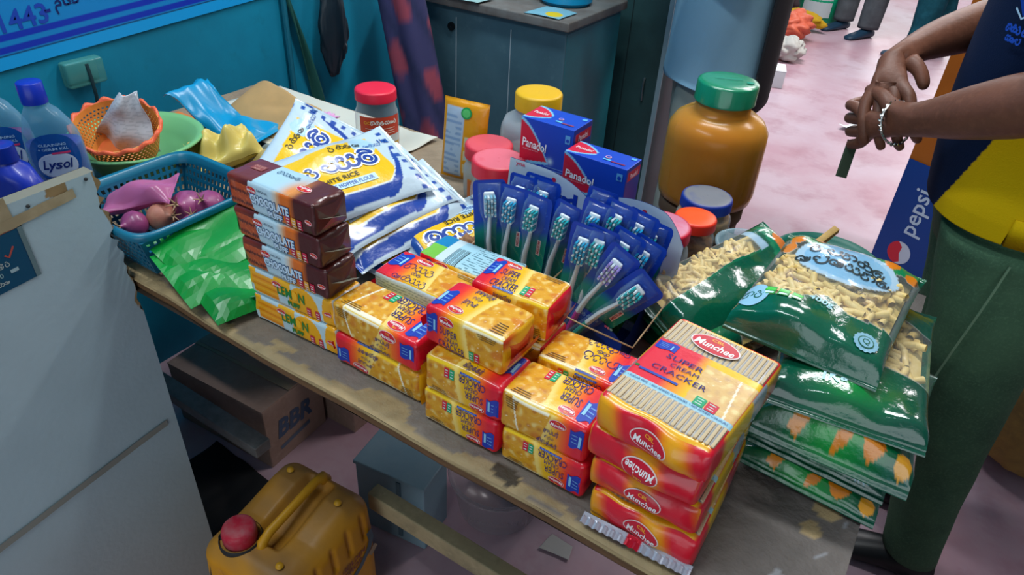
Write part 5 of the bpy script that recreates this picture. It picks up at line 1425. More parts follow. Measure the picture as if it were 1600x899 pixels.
def mag(S, Q):
    c = np.tile(c4('#b9b49c'), (len(S), 1)); P = np.stack([S, Q], -1); n = wob(P, 8, 7, 1); blend(c, '#b8962c', (n-.3)*3); blend(c, '#7a4a3a', (-n-.7)*3); blend(c, '#d8d8cc', ((np.sin(Q*60) > .5) & (n < .2))*.6); return c
paper('white paper sheet spread along the back edge of the table', 'paper_sheet', [(-1.40, .97), (-.90, .99), (-.89, 1.135), (-1.385, 1.14)], TZ+.0015, 5, '#c2c4b8')
paper('open printed magazine page under the brown paper', 'magazine_page', [(-1.19, .87), (-.95, .90), (-.96, 1.06), (-1.17, 1.05)], TZ+.007, 9, mag)
paper('crumpled brown wrapping paper standing up behind the flour bags', 'brown_paper', [(-1.30, .875), (-1.055, .905), (-1.09, 1.00), (-1.29, .985)], TZ+.012, 13, '#a3865c', amp=.007, lift=lambda S, Q: .068*Q**1.1*(.55+.45*np.sin(S*3.0+.1))+.012*np.sin(S*7)*Q, mm=mat('kraft_paper', '#a4865a', rough=.85, noise=(9, '#b8935e', .4, .7)))
paper('orange card lying beside the blue plastic bag', 'orange_card', [(-1.42, .80), (-1.30, .82), (-1.31, .90), (-1.43, .89)], TZ+.002, 17, '#c8743c', amp=.002)
crumple('tangle of pink string on the papers', 'pink_string', 'string', (-1.085, 1.005, TZ+.012), .034, .022, .014, mat('pink_string', '#d09ac4', rough=.8), 53, amp=.6, frq=5)
crumple('brown garlic skins in a clear bag beside the left toothbrush display', 'garlic_bag', 'bag', (-.540, .772, TZ+.001), .026, .034, .024, mat('brown_husk', '#7a5238', rough=.8, noise=(60, '#a07850', .4, .7)), 57, amp=.45, frq=4)
# green basin and clear lid at the right rear
t = thing('green_basin', 'round green plastic basin at the right rear corner of the table', 'basin', (-.075, 1.085, TZ+.001))
lathe([(.001, .004), (.060, .003), (.064, 0), (.068, .006), (.078, .036), (.0815, .040), (.0825, .043), (.079, .044), (.074, .037), (.062, .030), (.001, .029)], 64).build('basin', mat('dark_green_plastic', '#0b6152', rough=.45, spec=.35), t, smooth=True)
t = thing('clear_bowl', 'clear plastic bowl lid between the spice jar and the green basin', 'bowl', (-.195, 1.055, TZ+.001))
lathe([(.001, .002), (.035, .002), (.040, .008), (.046, .034), (.050, .036), (.050, .039), (.046, .040), (.043, .034), (.036, .012), (.001, .008)], 56).build('bowl', clear_mat('blue_clear_plastic', opacity=.35, rough=.15, haze='#9fc0cc'), t, smooth=True)

# ================================================================== cleaner bottles
def bottle(label, x, y, h, rz, capcol, liquid, shell_opacity, level, opaque=None, labelled=True, z=TZ):
    t = thing('cleaner_bottle', label, 'bottle', (x, y, z+.0006), rz, group='bottles of floor cleaner')
    A, B = .042, .027
    prof = [(.80, 0), (.94, .004), (1.0, .015), (1.0, .30), (.985, .52), (.93, .62), (.80, .70), (.60, .78), (.42, .825), (.40, .84), (.40, .87)]
    rings = []
    for k, q in prof:
        b_ = min(B*1.0, A*k) if k < .66 else B*(.55+.45*k)
        off = (1-k)*A*.28*(q > .5)
        rings.append(ering((-off, 0, q*h if q > .02 else q), A*k, min(b_, A*k), 40, 2.4))
    def mk(sc_, zmax):
        rs = []
        for (k, q), r_ in zip(prof, rings):
            if r_[0, 2] <= zmax: rs.append(np.concatenate([r_[:, :2]*sc_, r_[:, 2:]+(.002 if sc_ < 1 else 0)], 1))
            else:
                p0 = rs[-1]; f = (zmax-p0[0, 2])/(r_[0, 2]-p0[0, 2]); e = p0*(1-f)+np.concatenate([r_[:, :2]*sc_, r_[:, 2:]], 1)*f; rs.append(e); break
        return rs
    if opaque: loft(rings, opaque).build('body', mat('bottle_'+opaque[1:], opaque, rough=.35, coat=.2), t, smooth=True)
    else:
        loft(rings).build('body', clear_mat('tinted_bottle_'+liquid[1:], opacity=shell_opacity, rough=.15, haze='#7fb4cc', tint='#d8ecf4'), t, smooth=True)
        loft(mk(.955, level*h)).build('liquid', mat('liquid_'+liquid[1:], liquid, rough=.3, spec=.3), t, smooth=True)
    c0 = rings[-1][:, :2].mean(0)
    lathe([(.0005, .148*h), (.0165, .148*h), (.0178, .142*h), (.0185, .006), (.0185, 0), (.016, 0)], 40, ripple=lambda k, a: 1+.012*(np.cos(a*30) > 0)*((k == 2) | (k == 3))).xf(T4((c0[0], 0, h*.852))).build('cap', mat('cap_'+capcol[1:], capcol, rough=.35), t, smooth=50)
    if labelled:
        d = D2(); w_, hh = .062, .36*h
        d.ell(w_/2, hh*.52, w_*.5, hh*.50, '#0f4f9a', 1); d.ell(w_/2, hh*.36, w_*.36, hh*.26, '#c9d4e4', 2); d.ell(w_/2, hh*.36, w_*.33, hh*.235, '#b8cbe0', 3)
        d.text('Lysol', w_/2, hh*.36, w=w_*.52, h=hh*.26, col='#16307a', layer=4, bold=.02, shear=.3)
        d.text('CLEANING', w_/2, hh*.80, w=w_*.44, h=hh*.055, col='#9fc4e4', layer=3, bold=.02); d.text('+ GERM KILL', w_/2, hh*.71, w=w_*.50, h=hh*.055, col='#9fc4e4', layer=3, bold=.02)
        d.rect(w_*.62, hh*.62, w_*.3, hh*.04, '#d03a6a', 3)
        def onb(X, Y, o):
            a = -HP+(X-w_/2)/.036; k = 1.012
            return np.stack([(A*k+o)*np.sign(np.cos(a))*np.abs(np.cos(a))**(2/2.4), (B*k+o)*np.sign(np.sin(a))*np.abs(np.sin(a))**(2/2.4), Y+.29*h], -1)
        gg = G(); d.put(gg, onb, .0004); gg.build('printed_label', PRINT, t, smooth=False)
    return t
bottle('purple floor cleaner bottle with a blue cap, tallest by the counter board', -1.185, .512, .222, R(58), '#0a2aa0', '#4a2fae', .22, .56)
bottle('pink floor cleaner bottle at the left edge of the picture', -1.270, .478, .222, R(58), '#c81ea0', '#b8287e', .22, .56)
bottle('plain dark blue bottle in front of the pink cleaner', -1.125, .418, .165, R(20), '#0a2a90', '#0a2aa0', .2, .5, opaque='#0b2a9c', labelled=False)
# ================================================================== on and along the teal wall
t = thing('wall_banner', 'sky blue printed banner with royal blue stripes and 1443 lettering on the wall', 'banner', (XW+.004, .90, .884)); t.rotation_euler = (R(3.0), 0, 0)
BW0, BW1, BH = -1.3, .62, .62
def bcol(S, Q):
    z = Q*BH; c = np.tile(c4('#0b7cbe'), (len(S), 1))
    c[z < .024] = c4('#0a95d6'); c[(z > .024) & (z < .0265)] = c4('#0a2c50')
    c[((z > .030) & (z < .043)) | ((z > .053) & (z < .066))] = c4('#0a2fa8'); return c
g = sheet(12, 240, lambda S, Q: np.stack([0*S+.002, BW0+(BW1-BW0)*S, Q*BH], -1), bcol)
g.join(sheet(2, 2, lambda S, Q: np.stack([0*S, BW0+(BW1-BW0)*S, Q*BH], -1), '#d0d8dc', flip=True))
g.build('sheet', mat('banner_vinyl', vcol=True, rough=.45), t, smooth=False)
d = D2()
d.text('/1443', -.190, .088, h=.040, col='#1440a8', layer=1, bold=.02); d.text('-', -.128, .090, w=.012, h=.006, col='#10207a', layer=1, bold=.03)
d.text('\uFEE1\uFE8E\uFECC\uFEDF', -.085, .098, h=.040, col='#0c1c5c', layer=1, bold=.01)
d.text('people', -.235, .135, h=.022, col='#7a3aa0', layer=1, bold=.01)
gg = G(); d.put(gg, lambda X, Y, o: np.stack([.0024+o, X, Y], -1), .0006); gg.build('printed_label', PRINT, t, smooth=False)
t = thing('socket_box', 'clear plastic socket cover with a dark cord under the banner', 'socket', (XW, .798, .835))
rbox(.03, .085, .055, .006, 3).xf(T4((.016, 0, -.027))).build('cover', clear_mat('socket_cover', opacity=.4, rough=.15, haze='#4f9a94'), t)
rbox(.012, .07, .044, .004, 3).xf(T4((.007, 0, -.022))).build('socket', mat('old_switch', '#2c7c86', rough=.5), t)
tube([(.03, .004, .02), (.034, .004, -.01), (.03, .006, -.05), (.012, .010, -.11)], .004, 8).build('cord', mat('dark_cord', '#14333a', rough=.6), t)
o = tube([(XW+.012, 1.376, .0), (XW+.012, 1.378, 2.9)], .008, 8).build('wall_conduit', mat('teal_conduit', '#0a6076', rough=.5)); tag(o, 'thin painted conduit running up the teal wall', 'pipe')
g = G()
def strap(S, Q):
    y = 1.385+.085*Q+(S-.5)*(.022+.012*Q); z = .93-.36*Q; return np.stack([XW+.012+.010*np.sin(S*5+Q*4), y, z], -1)
o = sheet(8, 30, strap).build('cloth_strap', mat('dark_green_cloth', '#14514a', rough=.85)); o.modifiers.new('thickness', 'SOLIDIFY').thickness = .002
tag(o, 'dark green cloth strap hanging slantwise on the wall', 'strap')
def hb(P, N):
    P = P.copy(); k = np.clip((P[:, 2]+.14)/.30, 0, 1); P[:, 1] *= .55+.55*(1-k)**.7; P[:, 0] *= .5+.5*(1-k); P[:, 2] += .02*np.sin(P[:, 1]*70)*(P[:, 2] < -.08); return P
crumple('black plastic bag hanging on the teal wall', 'hanging_bag', 'bag', (XW+.045, 1.520, .655), .030, .056, .150, mat('black_film', '#12222c', rough=.35, spec=.4), 63, amp=.14, frq=3.5, squash=hb)
tube([(XW, 1.525, .965), (XW+.03, 1.525, .96), (XW+.045, 1.525, .955)], .004, 6).build('wall_hook', mat('hook', '#39464a', rough=.4), kind='structure')

# rolled patterned mat leaning in the corner, steel cabinet, dark cupboard
t0, t1 = np.array([-1.225, 1.64, .01]), np.array([-1.545, 1.66, 1.36])
def matcol(S, Q):
    c = np.tile(c4('#33335a'), (len(S), 1)); P = np.stack([np.cos(S*6.28)*.8, np.sin(S*6.28)*.8, Q*6], -1); n = np.sin(Q*46+S*11)+np.sin(Q*21-S*19+1); n2 = np.sin(Q*33+S*23+2)
    blend(c, '#8a3c4c', (n-.5)*2.5); blend(c, '#22284a', (n2-.5)*2); return c
ax = (t1-t0)/np.linalg.norm(t1-t0); ux = np.cross(ax, [0, 1, 0]); ux /= np.linalg.norm(ux); uy = np.cross(ax, ux)
def matfn(S, Q):
    r_ = .058+.012*np.sin(S*6.28*2+Q*2)+.006*np.sin(S*6.28*5+Q*5)+.015*(1-Q); a = S*2*math.pi
    return t0+(t1-t0)*Q[:, None]+np.cos(a)[:, None]*ux*r_[:, None]+np.sin(a)[:, None]*uy*(r_*.8)[:, None]
o = sheet(40, 60, matfn, matcol).build('rolled_mat', mat('patterned_cloth', vcol=True, rough=.9), smooth=True); tag(o, 'rolled purple and red patterned mat leaning between wall and steel cabinet', 'mat')
STEEL = mat('grey_steel_paint', '#41606c', rough=.5, spec=.35, noise=[(4, '#33505c', .4, .7), (30, '#54707a', .58, .85)])
t = thing('steel_cabinet', 'grey painted steel counter cabinet behind the table with a wooden top', 'cabinet', (-1.245, 1.985, 0))
W2, D2_, H2 = .285, .175, .845
box(-W2, W2, -D2_, D2_, .06, H2, bev=.004).build('body', STEEL, t)
box(-W2+.02, W2-.02, -D2_+.02, D2_-.02, 0, .06).build('plinth', mat('plinth_dark', '#20282c', rough=.7), t)
box(-W2-.012, W2+.012, -D2_-.015, D2_+.015, H2, H2+.026, bev=.004).build('top', mat('grey_wood_top', '#6d6e6c', rough=.65, noise=(14, '#59524c', .4, .7)), t)
box(W2-.004, W2+.001, -D2_+.004, D2_-.004, .07, H2-.01).build('side_panel', mat('teal_cabinet_side', '#1f7480', rough=.45, noise=(4, '#17606c', .4, .7)), t)
for x in (-.10, .10): box(x-.0015, x+.0015, -D2_-.0012, -D2_, .10, H2-.03, '#8fa0a8').build('seam', MATTE, t)
o = lathe([(.001, .006), (.012, .006), (.013, 0)], 20).xf(T4((-.118, -D2_, .785), rx=HP)).build('lock', mat('dark_lock', '#1c2226', rough=.4, metal=.6), t)
HT = H2+.027
paper('pale paper sheets drooping over the left front of the steel cabinet top', 'paper_sheet', [(-1.47, 1.79), (-1.30, 1.785), (-1.29, 1.93), (-1.46, 1.95)], HT+.001, 71, '#7fb4c0', amp=.003)
paper('folded pale paper hanging at the front edge of the steel cabinet', 'paper_sheet', [(-1.37, 1.783), (-1.25, 1.780), (-1.24, 1.86), (-1.36, 1.88)], HT+.004, 73, '#8fb4b4', amp=.003)
paper('blue and yellow leaflet at the corner of the cabinet top', 'leaflet', [(-1.10, 1.80), (-.985, 1.80), (-.98, 1.90), (-1.09, 1.91)], HT+.001, 75, lambda S, Q: np.where(((S-.7)**2+(Q-.3)**2 < .05)[:, None], c4('#c8b41c'), c4('#6fa8bc')), amp=.002)
o = lathe([(.001, .0), (.070, 0), (.080, .01), (.078, .03), (.072, .032), (.066, .012), (.001, .010)], 40).build('blue_tray', mat('cyan_plastic', '#0a86b4', rough=.4), loc=(-1.075, 2.00, HT)); tag(o, 'bright blue round tray on the steel cabinet', 'tray')
crumple('grey crumpled heap of paper at the back of the steel cabinet', 'crumpled_paper', 'paper', (-1.24, 2.02, HT), .10, .06, .03, mat('grey_paper', '#8d9494', rough=.9), 78, amp=.5, frq=4)
t = thing('dark_cupboard', 'dark green steel cupboard beside the grey cabinet', 'cupboard', (-.945, 2.42, 0))
box(-.125, .118, -.16, .25, 0, 1.85, bev=.004).build('body', mat('dark_green_steel', '#27484a', rough=.5, noise=(5, '#1c3638', .4, .7)), t)
box(.104, .120, -.164, -.158, .05, 1.84).build('edge_strip', mat('edge_trim', '#7f98a4', rough=.4), t)
box(-.02, -.017, -.1615, -.159, .05, 1.8, '#16282a').build('seam', MATTE, t)
tube([(.06, -.165, .62), (.06, -.172, .60), (.06, -.165, .54)], .004, 6).build('handle', mat('handle_steel', '#9aa8ac', rough=.3, metal=1), t)

# ================================================================== people
def skin_body(edges_chains, name='body', material=SKIN, parent=None, root=0, sub=1):
    """chains: list of [(x,y,z,r), ...]; coincident points are merged so the skeleton is connected"""
    V, Rr, E, idx = [], [], [], {}
    def vid(p):
        k = tuple(round(c, 4) for c in p[:3])
        if k not in idx: idx[k] = len(V); V.append(p[:3]); Rr.append(p[3])
        return idx[k]
    for ch in edges_chains:
        ids = [vid(p) for p in ch]
        E += [(a, b) for a, b in zip(ids[:-1], ids[1:])]
    me = bpy.data.meshes.new(name); me.from_pydata(V, E, [])
    o = bpy.data.objects.new(name, me); COL.objects.link(o)
    if parent: o.parent = parent
    md = o.modifiers.new('skin', 'SKIN'); md.branch_smoothing = .6; md.use_smooth_shade = True
    sv = me.skin_vertices[0].data
    for i, r_ in enumerate(Rr):
        sv[i].radius = (r_, r_); sv[i].use_root = (i == root)
    if sub:
        s = o.modifiers.new('smooth', 'SUBSURF'); s.levels = sub; s.render_levels = sub
    me.materials.append(material)
    return o
def lerp(a, b, k): return tuple(np.array(a)*(1-k)+np.array(b)*k)
def limb(pts, n=None):
    """points with radius -> denser chain"""
    return [tuple(p) for p in pts]
def fingers(wrist, palm_dir, across, bend_dir, scale=1.0, curl=.6, spread=.12, thumb_curl=.3, thumb=1.0):
    """five finger chains from a palm; across points from little finger to index"""
    w = np.array(wrist); d = np.array(palm_dir, float); d /= np.linalg.norm(d); a = np.array(across, float); a -= d*(a@d); a /= np.linalg.norm(a); b = np.array(bend_dir, float); b -= d*(b@d); b -= a*(b@a); b /= np.linalg.norm(b)
    pc = w+d*.045*scale
    chains = [[(*w, .024*scale), (*pc, .026*scale)]]
    ln = [.062, .074, .080, .074]; off = [-.030, -.010, .011, .031]
    for k in range(4):
        kn = pc+d*.042*scale+a*off[k]*scale
        root = pc
        L = ln[k]*scale; ang = curl*(.75+.1*k); p = kn.copy(); ch = [(*root, .026*scale), (*kn, .0105*scale)]
        for j, f in enumerate((.45, .32, .23)):
            th_ = ang*(j+.6); dd = d*math.cos(th_)+b*math.sin(th_)+a*spread*(k-1.5)*.4
            p = p+dd*L*f*1.15; ch.append((*p, (.0092-.0010*j)*scale))
        chains.append(ch)
    t0 = w+d*.020*scale+a*.020*scale*1.0
    p1 = t0+(d*.55+a*.75+b*.15)*.030*scale*thumb; p2 = p1+(d*.85+a*.35+b*thumb_curl)*.032*scale*thumb; p3 = p2+(d*.9+a*.05+b*thumb_curl*1.5)*.026*scale*thumb
    chains.append([(*w, .024*scale), (*p1, .0125*scale), (*p2, .0108*scale), (*p3, .0088*scale)])
    return chains
def head_parts(t, c, fwd=1.0, hair='#16120f', skin=SKIN, tilt=0.0):
    """face features on a head centred at c looking along +x"""
    c = np.array(c)
    def hd(S, Q):
        a = S*2*math.pi; b = Q*math.pi; x, y, z = np.cos(a)*np.sin(b), np.sin(a)*np.sin(b), np.cos(b)
        rx = .098+.0*z; P = np.stack([x*(.098-.012*(z < -.2)*(-z)), y*.076*(1-.18*np.clip(-z, 0, 1)), z*.122], -1)
        P[:, 0] += .012*np.clip(-z, 0, 1)*(x > 0); return P+c
    head = sheet(30, 22, hd).build('head', skin, t, smooth=True)
    sheet(7, 9, lambda S, Q: c+np.stack([.094+.026*np.sin(Q*math.pi)*(.3+.7*(1-Q))*np.sin(S*math.pi), (S-.5)*.034*(1.2-.5*Q), -.030+.055*Q], -1)).build('nose', skin, head, smooth=True)
    g = G()
    for sy in (-1, 1): g.join(lathe([(.001, .004), (.009, .003), (.012, 0)], 12, '#e6e2dc').xf(T4((c[0]+.086, c[1]+sy*.031, c[2]+.018), ry=HP)))
    for sy in (-1, 1): g.join(lathe([(.001, .0065), (.0050, .0045)], 10, '#1a120e').xf(T4((c[0]+.087, c[1]+sy*.031, c[2]+.018), ry=HP)))
    g.build('eyes', MATTE, head, smooth=True)
    sheet(9, 4, lambda S, Q: c+np.stack([.092-.010*(2*S-1)**2+0*Q, (S-.5)*.046, -.058+(Q-.5)*.012*(1-(2*S-1)**2)], -1), '#7a3c36').build('mouth', MATTE, head, smooth=True)
    for sy in (-1, 1): sheet(8, 8, lambda S, Q, sy=sy: c+np.stack([-.006+.020*(S-.5)*2*np.sin(Q*math.pi), sy*(.074+.010*np.sin(S*math.pi)*np.sin(Q*math.pi)+.004), .006+(Q-.5)*.058], -1)).build('ear', skin, head, smooth=True)
    sheet(30, 12, lambda S, Q: c+np.stack([np.cos(S*6.283)*np.sin(Q*1.75)*.104-.006, np.sin(S*6.283)*np.sin(Q*1.75)*.083, np.cos(Q*1.75)*.128+.006-.02*np.clip(np.cos(S*6.283), 0, 1)*Q*-1.6], -1), hair).build('hair', MATTE, head, smooth=True)
def wrinkle(P, seed, amp, f=22): return P+wob(P*np.array([1, 1, .45]), seed, f, amp)[:, None]*np.array([1, 1, 0])+wob(P*np.array([.5, .5, 1]), seed+1, f*1.8, amp*.5)[:, None]*np.array([1, 1, 0])
def leg_tube(hip, knee, ankle, r0, r1, r2, seed, n=26, amp=.006, col='#808080', steps=30):
    rings = []
    for k in np.linspace(0, 1, steps):
        p = np.array(lerp(hip, knee, k/.5)) if k < .5 else np.array(lerp(knee, ankle, (k-.5)/.5))
        r_ = r0*(1-k*2)+r1*k*2 if k < .5 else r1*(1-(k-.5)*2)+r2*(k-.5)*2
        rings.append(wrinkle(ering(p, r_, r_*.95, n), seed, amp*(.6+.7*k)))
    return loft(rings, col)
def shoe(t, x, y, ang, col, sandal=False, L=.26):
    g = G(); rs = []
    for k, (u, w_, h) in enumerate(((-.06, .030, .060), (-.02, .036, .075), (.04, .038, .070), (.10, .042, .050), (.15, .044, .040), (.19, .036, .030), (.205, .018, .018))):
        a = np.linspace(0, 2*math.pi, 16, endpoint=False); rs.append(np.stack([np.full(16, u), w_*np.cos(a), h*.5+h*.5*np.sin(a)], -1))
    g = loft(rs); g.xf(T4((x, y, .0), rz=ang))
    return g
def trousers(t, hips, knees, ankles, pelvis, r, seed, material, waist, amp=.006):
    g = G(); rings = []
    for k, (z, rx, ry) in enumerate(((pelvis[2]-.10, .118*r[3], .158*r[3]), (pelvis[2]-.02, .128*r[3], .168*r[3]), (pelvis[2]+.08, .124*r[3], .164*r[3]), (waist, .118*r[3], .155*r[3]))):
        rings.append(wrinkle(ering((pelvis[0]+(.012*k), pelvis[1], z), rx, ry, 32), seed, amp*.6))
    g.join(loft(rings))
    for h, k, a in zip(hips, knees, ankles): g.join(leg_tube(h, k, a, r[0], r[1], r[2], seed+int(h[1]*100), amp=amp))
    g.build('trousers', material, t, smooth=True)

# --- man in the navy and yellow shirt at the right edge.  local x = the way he faces, y = towards the camera
MAN = thing('person', 'man in navy and yellow polo shirt and green trousers standing with crossed wrists at right', 'person', (.200, 1.400, 0), math.atan2(-.10, -1))
t = MAN
sh_n, el_n, wr_n = (.075, .205, 1.375), (.085, .262, 1.105), (.262, .140, .990)
sh_f, el_f, wr_f = (.075, -.190, 1.375), (.110, -.245, 1.110), (.308, .020, 1.062)
nd = np.array([.075, -.065, -.045]); fd = np.array([-.012, .075, -.052])
ch = [[(.05, 0, .93, .12), (.06, 0, 1.04, .11), (.065, 0, 1.17, .115), (.07, 0, 1.33, .10), (.075, 0, 1.45, .055), (.09, 0, 1.52, .052)],
      [(.07, 0, 1.33, .10), (*sh_n, .058), (*lerp(sh_n, el_n, .5), .050), (*el_n, .046), (*lerp(el_n, wr_n, .25), .050), (*lerp(el_n, wr_n, .65), .039), (*wr_n, .029)],
      [(.07, 0, 1.33, .10), (*sh_f, .058), (*lerp(sh_f, el_f, .5), .050), (*el_f, .045), (*lerp(el_f, wr_f, .3), .046), (*lerp(el_f, wr_f, .65), .037), (*wr_f, .029)],
      [(.05, 0, .93, .12), (.04, .09, .83, .085), (-.005, .10, .47, .058), (-.055, .10, .09, .042)],
      [(.05, 0, .93, .12), (.04, -.09, .83, .085), (.0, -.10, .47, .058), (-.03, -.10, .09, .042)]]
ch += fingers(wr_n, nd, (.1, -.02, .55), (-.4, -.5, -.5), 1.0, curl=.75)
ch += fingers(wr_f, fd, (-.75, .1, .35), (-.75, -.25, -.45), 1.05, curl=.62, thumb_curl=.35, thumb=.72)
skin_body(ch, 'body', SKIN, t, root=0, sub=2)
head_parts(t, (.115, 0, 1.625))
GT = mat('green_twill', '#4a6a50', rough=.9, spec=.1, noise=[(9, '#3c5844', .4, .7), (240, '#587a5c', .5, .8)], bump=(300, .3, .002))
trousers(t, [(.045, .085, .83), (.045, -.085, .83)], [(-.002, .098, .46), (.0, -.098, .46)], [(-.055, .10, .07), (-.03, -.10, .07)], (.040, 0, .87), (.106, .080, .060, .92), 5, GT, 1.02, .006)
tube([(.050+.004*k, .188+.003*np.sin(k), .82-.045*k) for k in range(8)], .0020, 5).build('pocket_seam', mat('seam_thread', '#6d8a6c', rough=.9), t)
for nm, y, x in (('shoe', .10, -.055), ('shoe', -.10, -.03)): shoe(t, x, y, 0, '').build(nm, mat('black_shoe', '#101214', rough=.4), t, smooth=True)
# shirt: rings with a colour split, navy in front, yellow behind and on the sleeves
def shirt_part():
    g = G(); n = 320; rings, cols = [], []
    prof = [(.850, .040, .142, .186), (.88, .044, .142, .186), (.95, .050, .142, .180), (1.03, .056, .140, .176), (1.13, .062, .138, .180), (1.23, .068, .134, .188), (1.33, .074, .126, .196), (1.39, .076, .110, .186), (1.435, .078, .083, .120), (1.46, .080, .066, .078)]
    zz = np.linspace(0, len(prof)-1, 170)
    P = np.array(prof)
    for k in zz:
        i = min(int(k), len(prof)-2); f = k-i; z, cx, rx, ry = P[i]*(1-f)+P[i+1]*f
        r_ = ering((cx, 0, z), rx, ry, n, 2.3); a = np.linspace(0, 2*math.pi, n, endpoint=False)
        r_ = wrinkle(r_, 91, .004 if z < 1.25 else .002, 26)
        if k == zz[0]: r_[:, 2] += np.where(np.abs(np.abs(a-math.pi)-math.pi*.52) < .12, .045, 0)
        c = np.tile(c4('#c9a508'), (n, 1)); nav = np.cos(a) > max(.30, .93-2.2*(z-.835)); c[nav] = c4('#0c1c38'); cols.append(c); rings.append(r_)
    g.join(loft(rings, cap=False, cols=cols))
    for s_, e_, k in ((sh_n, el_n, 1), (sh_f, el_f, 2)):
        rs = []
        for q, rr_ in ((-.10, .085), (.05, .086), (.25, .079), (.45, .075), (.66, .075), (.84, .074)):
            p = np.array(lerp(s_, e_, q)); ring = np.stack([p[0]+rr_*np.cos(np.linspace(0, 6.283, 24, endpoint=False)), p[1]+rr_*.92*np.sin(np.linspace(0, 6.283, 24, endpoint=False)), np.full(24, p[2])], -1)
            dv = np.array(e_)-np.array(s_); dv /= np.linalg.norm(dv); ring[:, 2] -= (ring[:, 0]-p[0])*dv[0]/dv[2]*-1*-1+(ring[:, 1]-p[1])*dv[1]/dv[2]
            rs.append(wrinkle(ring, 95+k, .004, 30))
        g.join(loft(rs, '#cfaa0a', cap=False))
    o = g.build('shirt', CLOTH, t, smooth=True); o.modifiers.new('thickness', 'SOLIDIFY').thickness = .003
    d = D2(); d.poly([(-.017, .020), (.017, .020), (.019, -.004), (0, -.024), (-.019, -.004)], '#123a98', 1); d.poly([(-.009, .012), (.009, .012), (.010, -.004), (0, -.014), (-.010, -.004)], '#3f9a50', 2)
    d.line([(-.012, .024), (0, .027), (.012, .024)], .004, '#c83a3a', 2); d.line([(-.018, -.016), (0, -.027), (.018, -.016)], .003, '#a9c8e0', 2); script(d, ['sa', 'ma', 'ra', 'ta'], 0, -.042, .010, '#1b48b0', layer=1, wt=.3); script(d, ['pa', 'la', 'ya'], 0, -.055, .009, '#1b48b0', layer=1, wt=.3)
    def ch_(X, Y, o_):
        a = .80+X/.17; z = 1.190+Y; rx, ry = .135, .186
        return np.stack([.066+(rx+.007+o_)*np.sign(np.cos(a))*np.abs(np.cos(a))**(2/2.3), (ry+.007+o_)*np.sin(a)**(2/2.3), z], -1)
    gg = G(); d.put(gg, ch_, .0006); gg.build('chest_emblem', PRINT, o, smooth=False)
shirt_part()
# bracelet, ring and the folded slip he holds
wn = np.array(wr_n)
BN = nd/np.linalg.norm(nd); BU = np.cross(BN, [0, 0, 1.]); BU /= np.linalg.norm(BU); BV = np.cross(BN, BU)
lk = G()
lk.join(tube([tuple(wn+nd*.12+(BU*math.cos(a)+BV*math.sin(a))*.033) for a in np.linspace(0, 6.283, 40)], .0022, 6))
for k in range(26):
    a = k/26*6.283; lk.join(lathe([(.0035, -.0012), (.0048, 0), (.0035, .0012)], 8).xf(T4(tuple(wn+nd*.12+(BU*math.cos(a)+BV*math.sin(a))*.033), rz=a, rx=a)))
lk.build('bracelet', mat('silver', '#b8b8b4', rough=.25, metal=1), t)
o = box(-.003, .003, -.009, .009, -.055, .01, '#3c4a3a').build('folded_slip', MATTE, smooth=False); o.location = MAN.matrix_basis @ Vector((.322, .055, .905)); o.rotation_euler = (.2, .35, 2.2)
tag(o, 'narrow dark folded slip held in the lower hand of the man in yellow', 'slip')

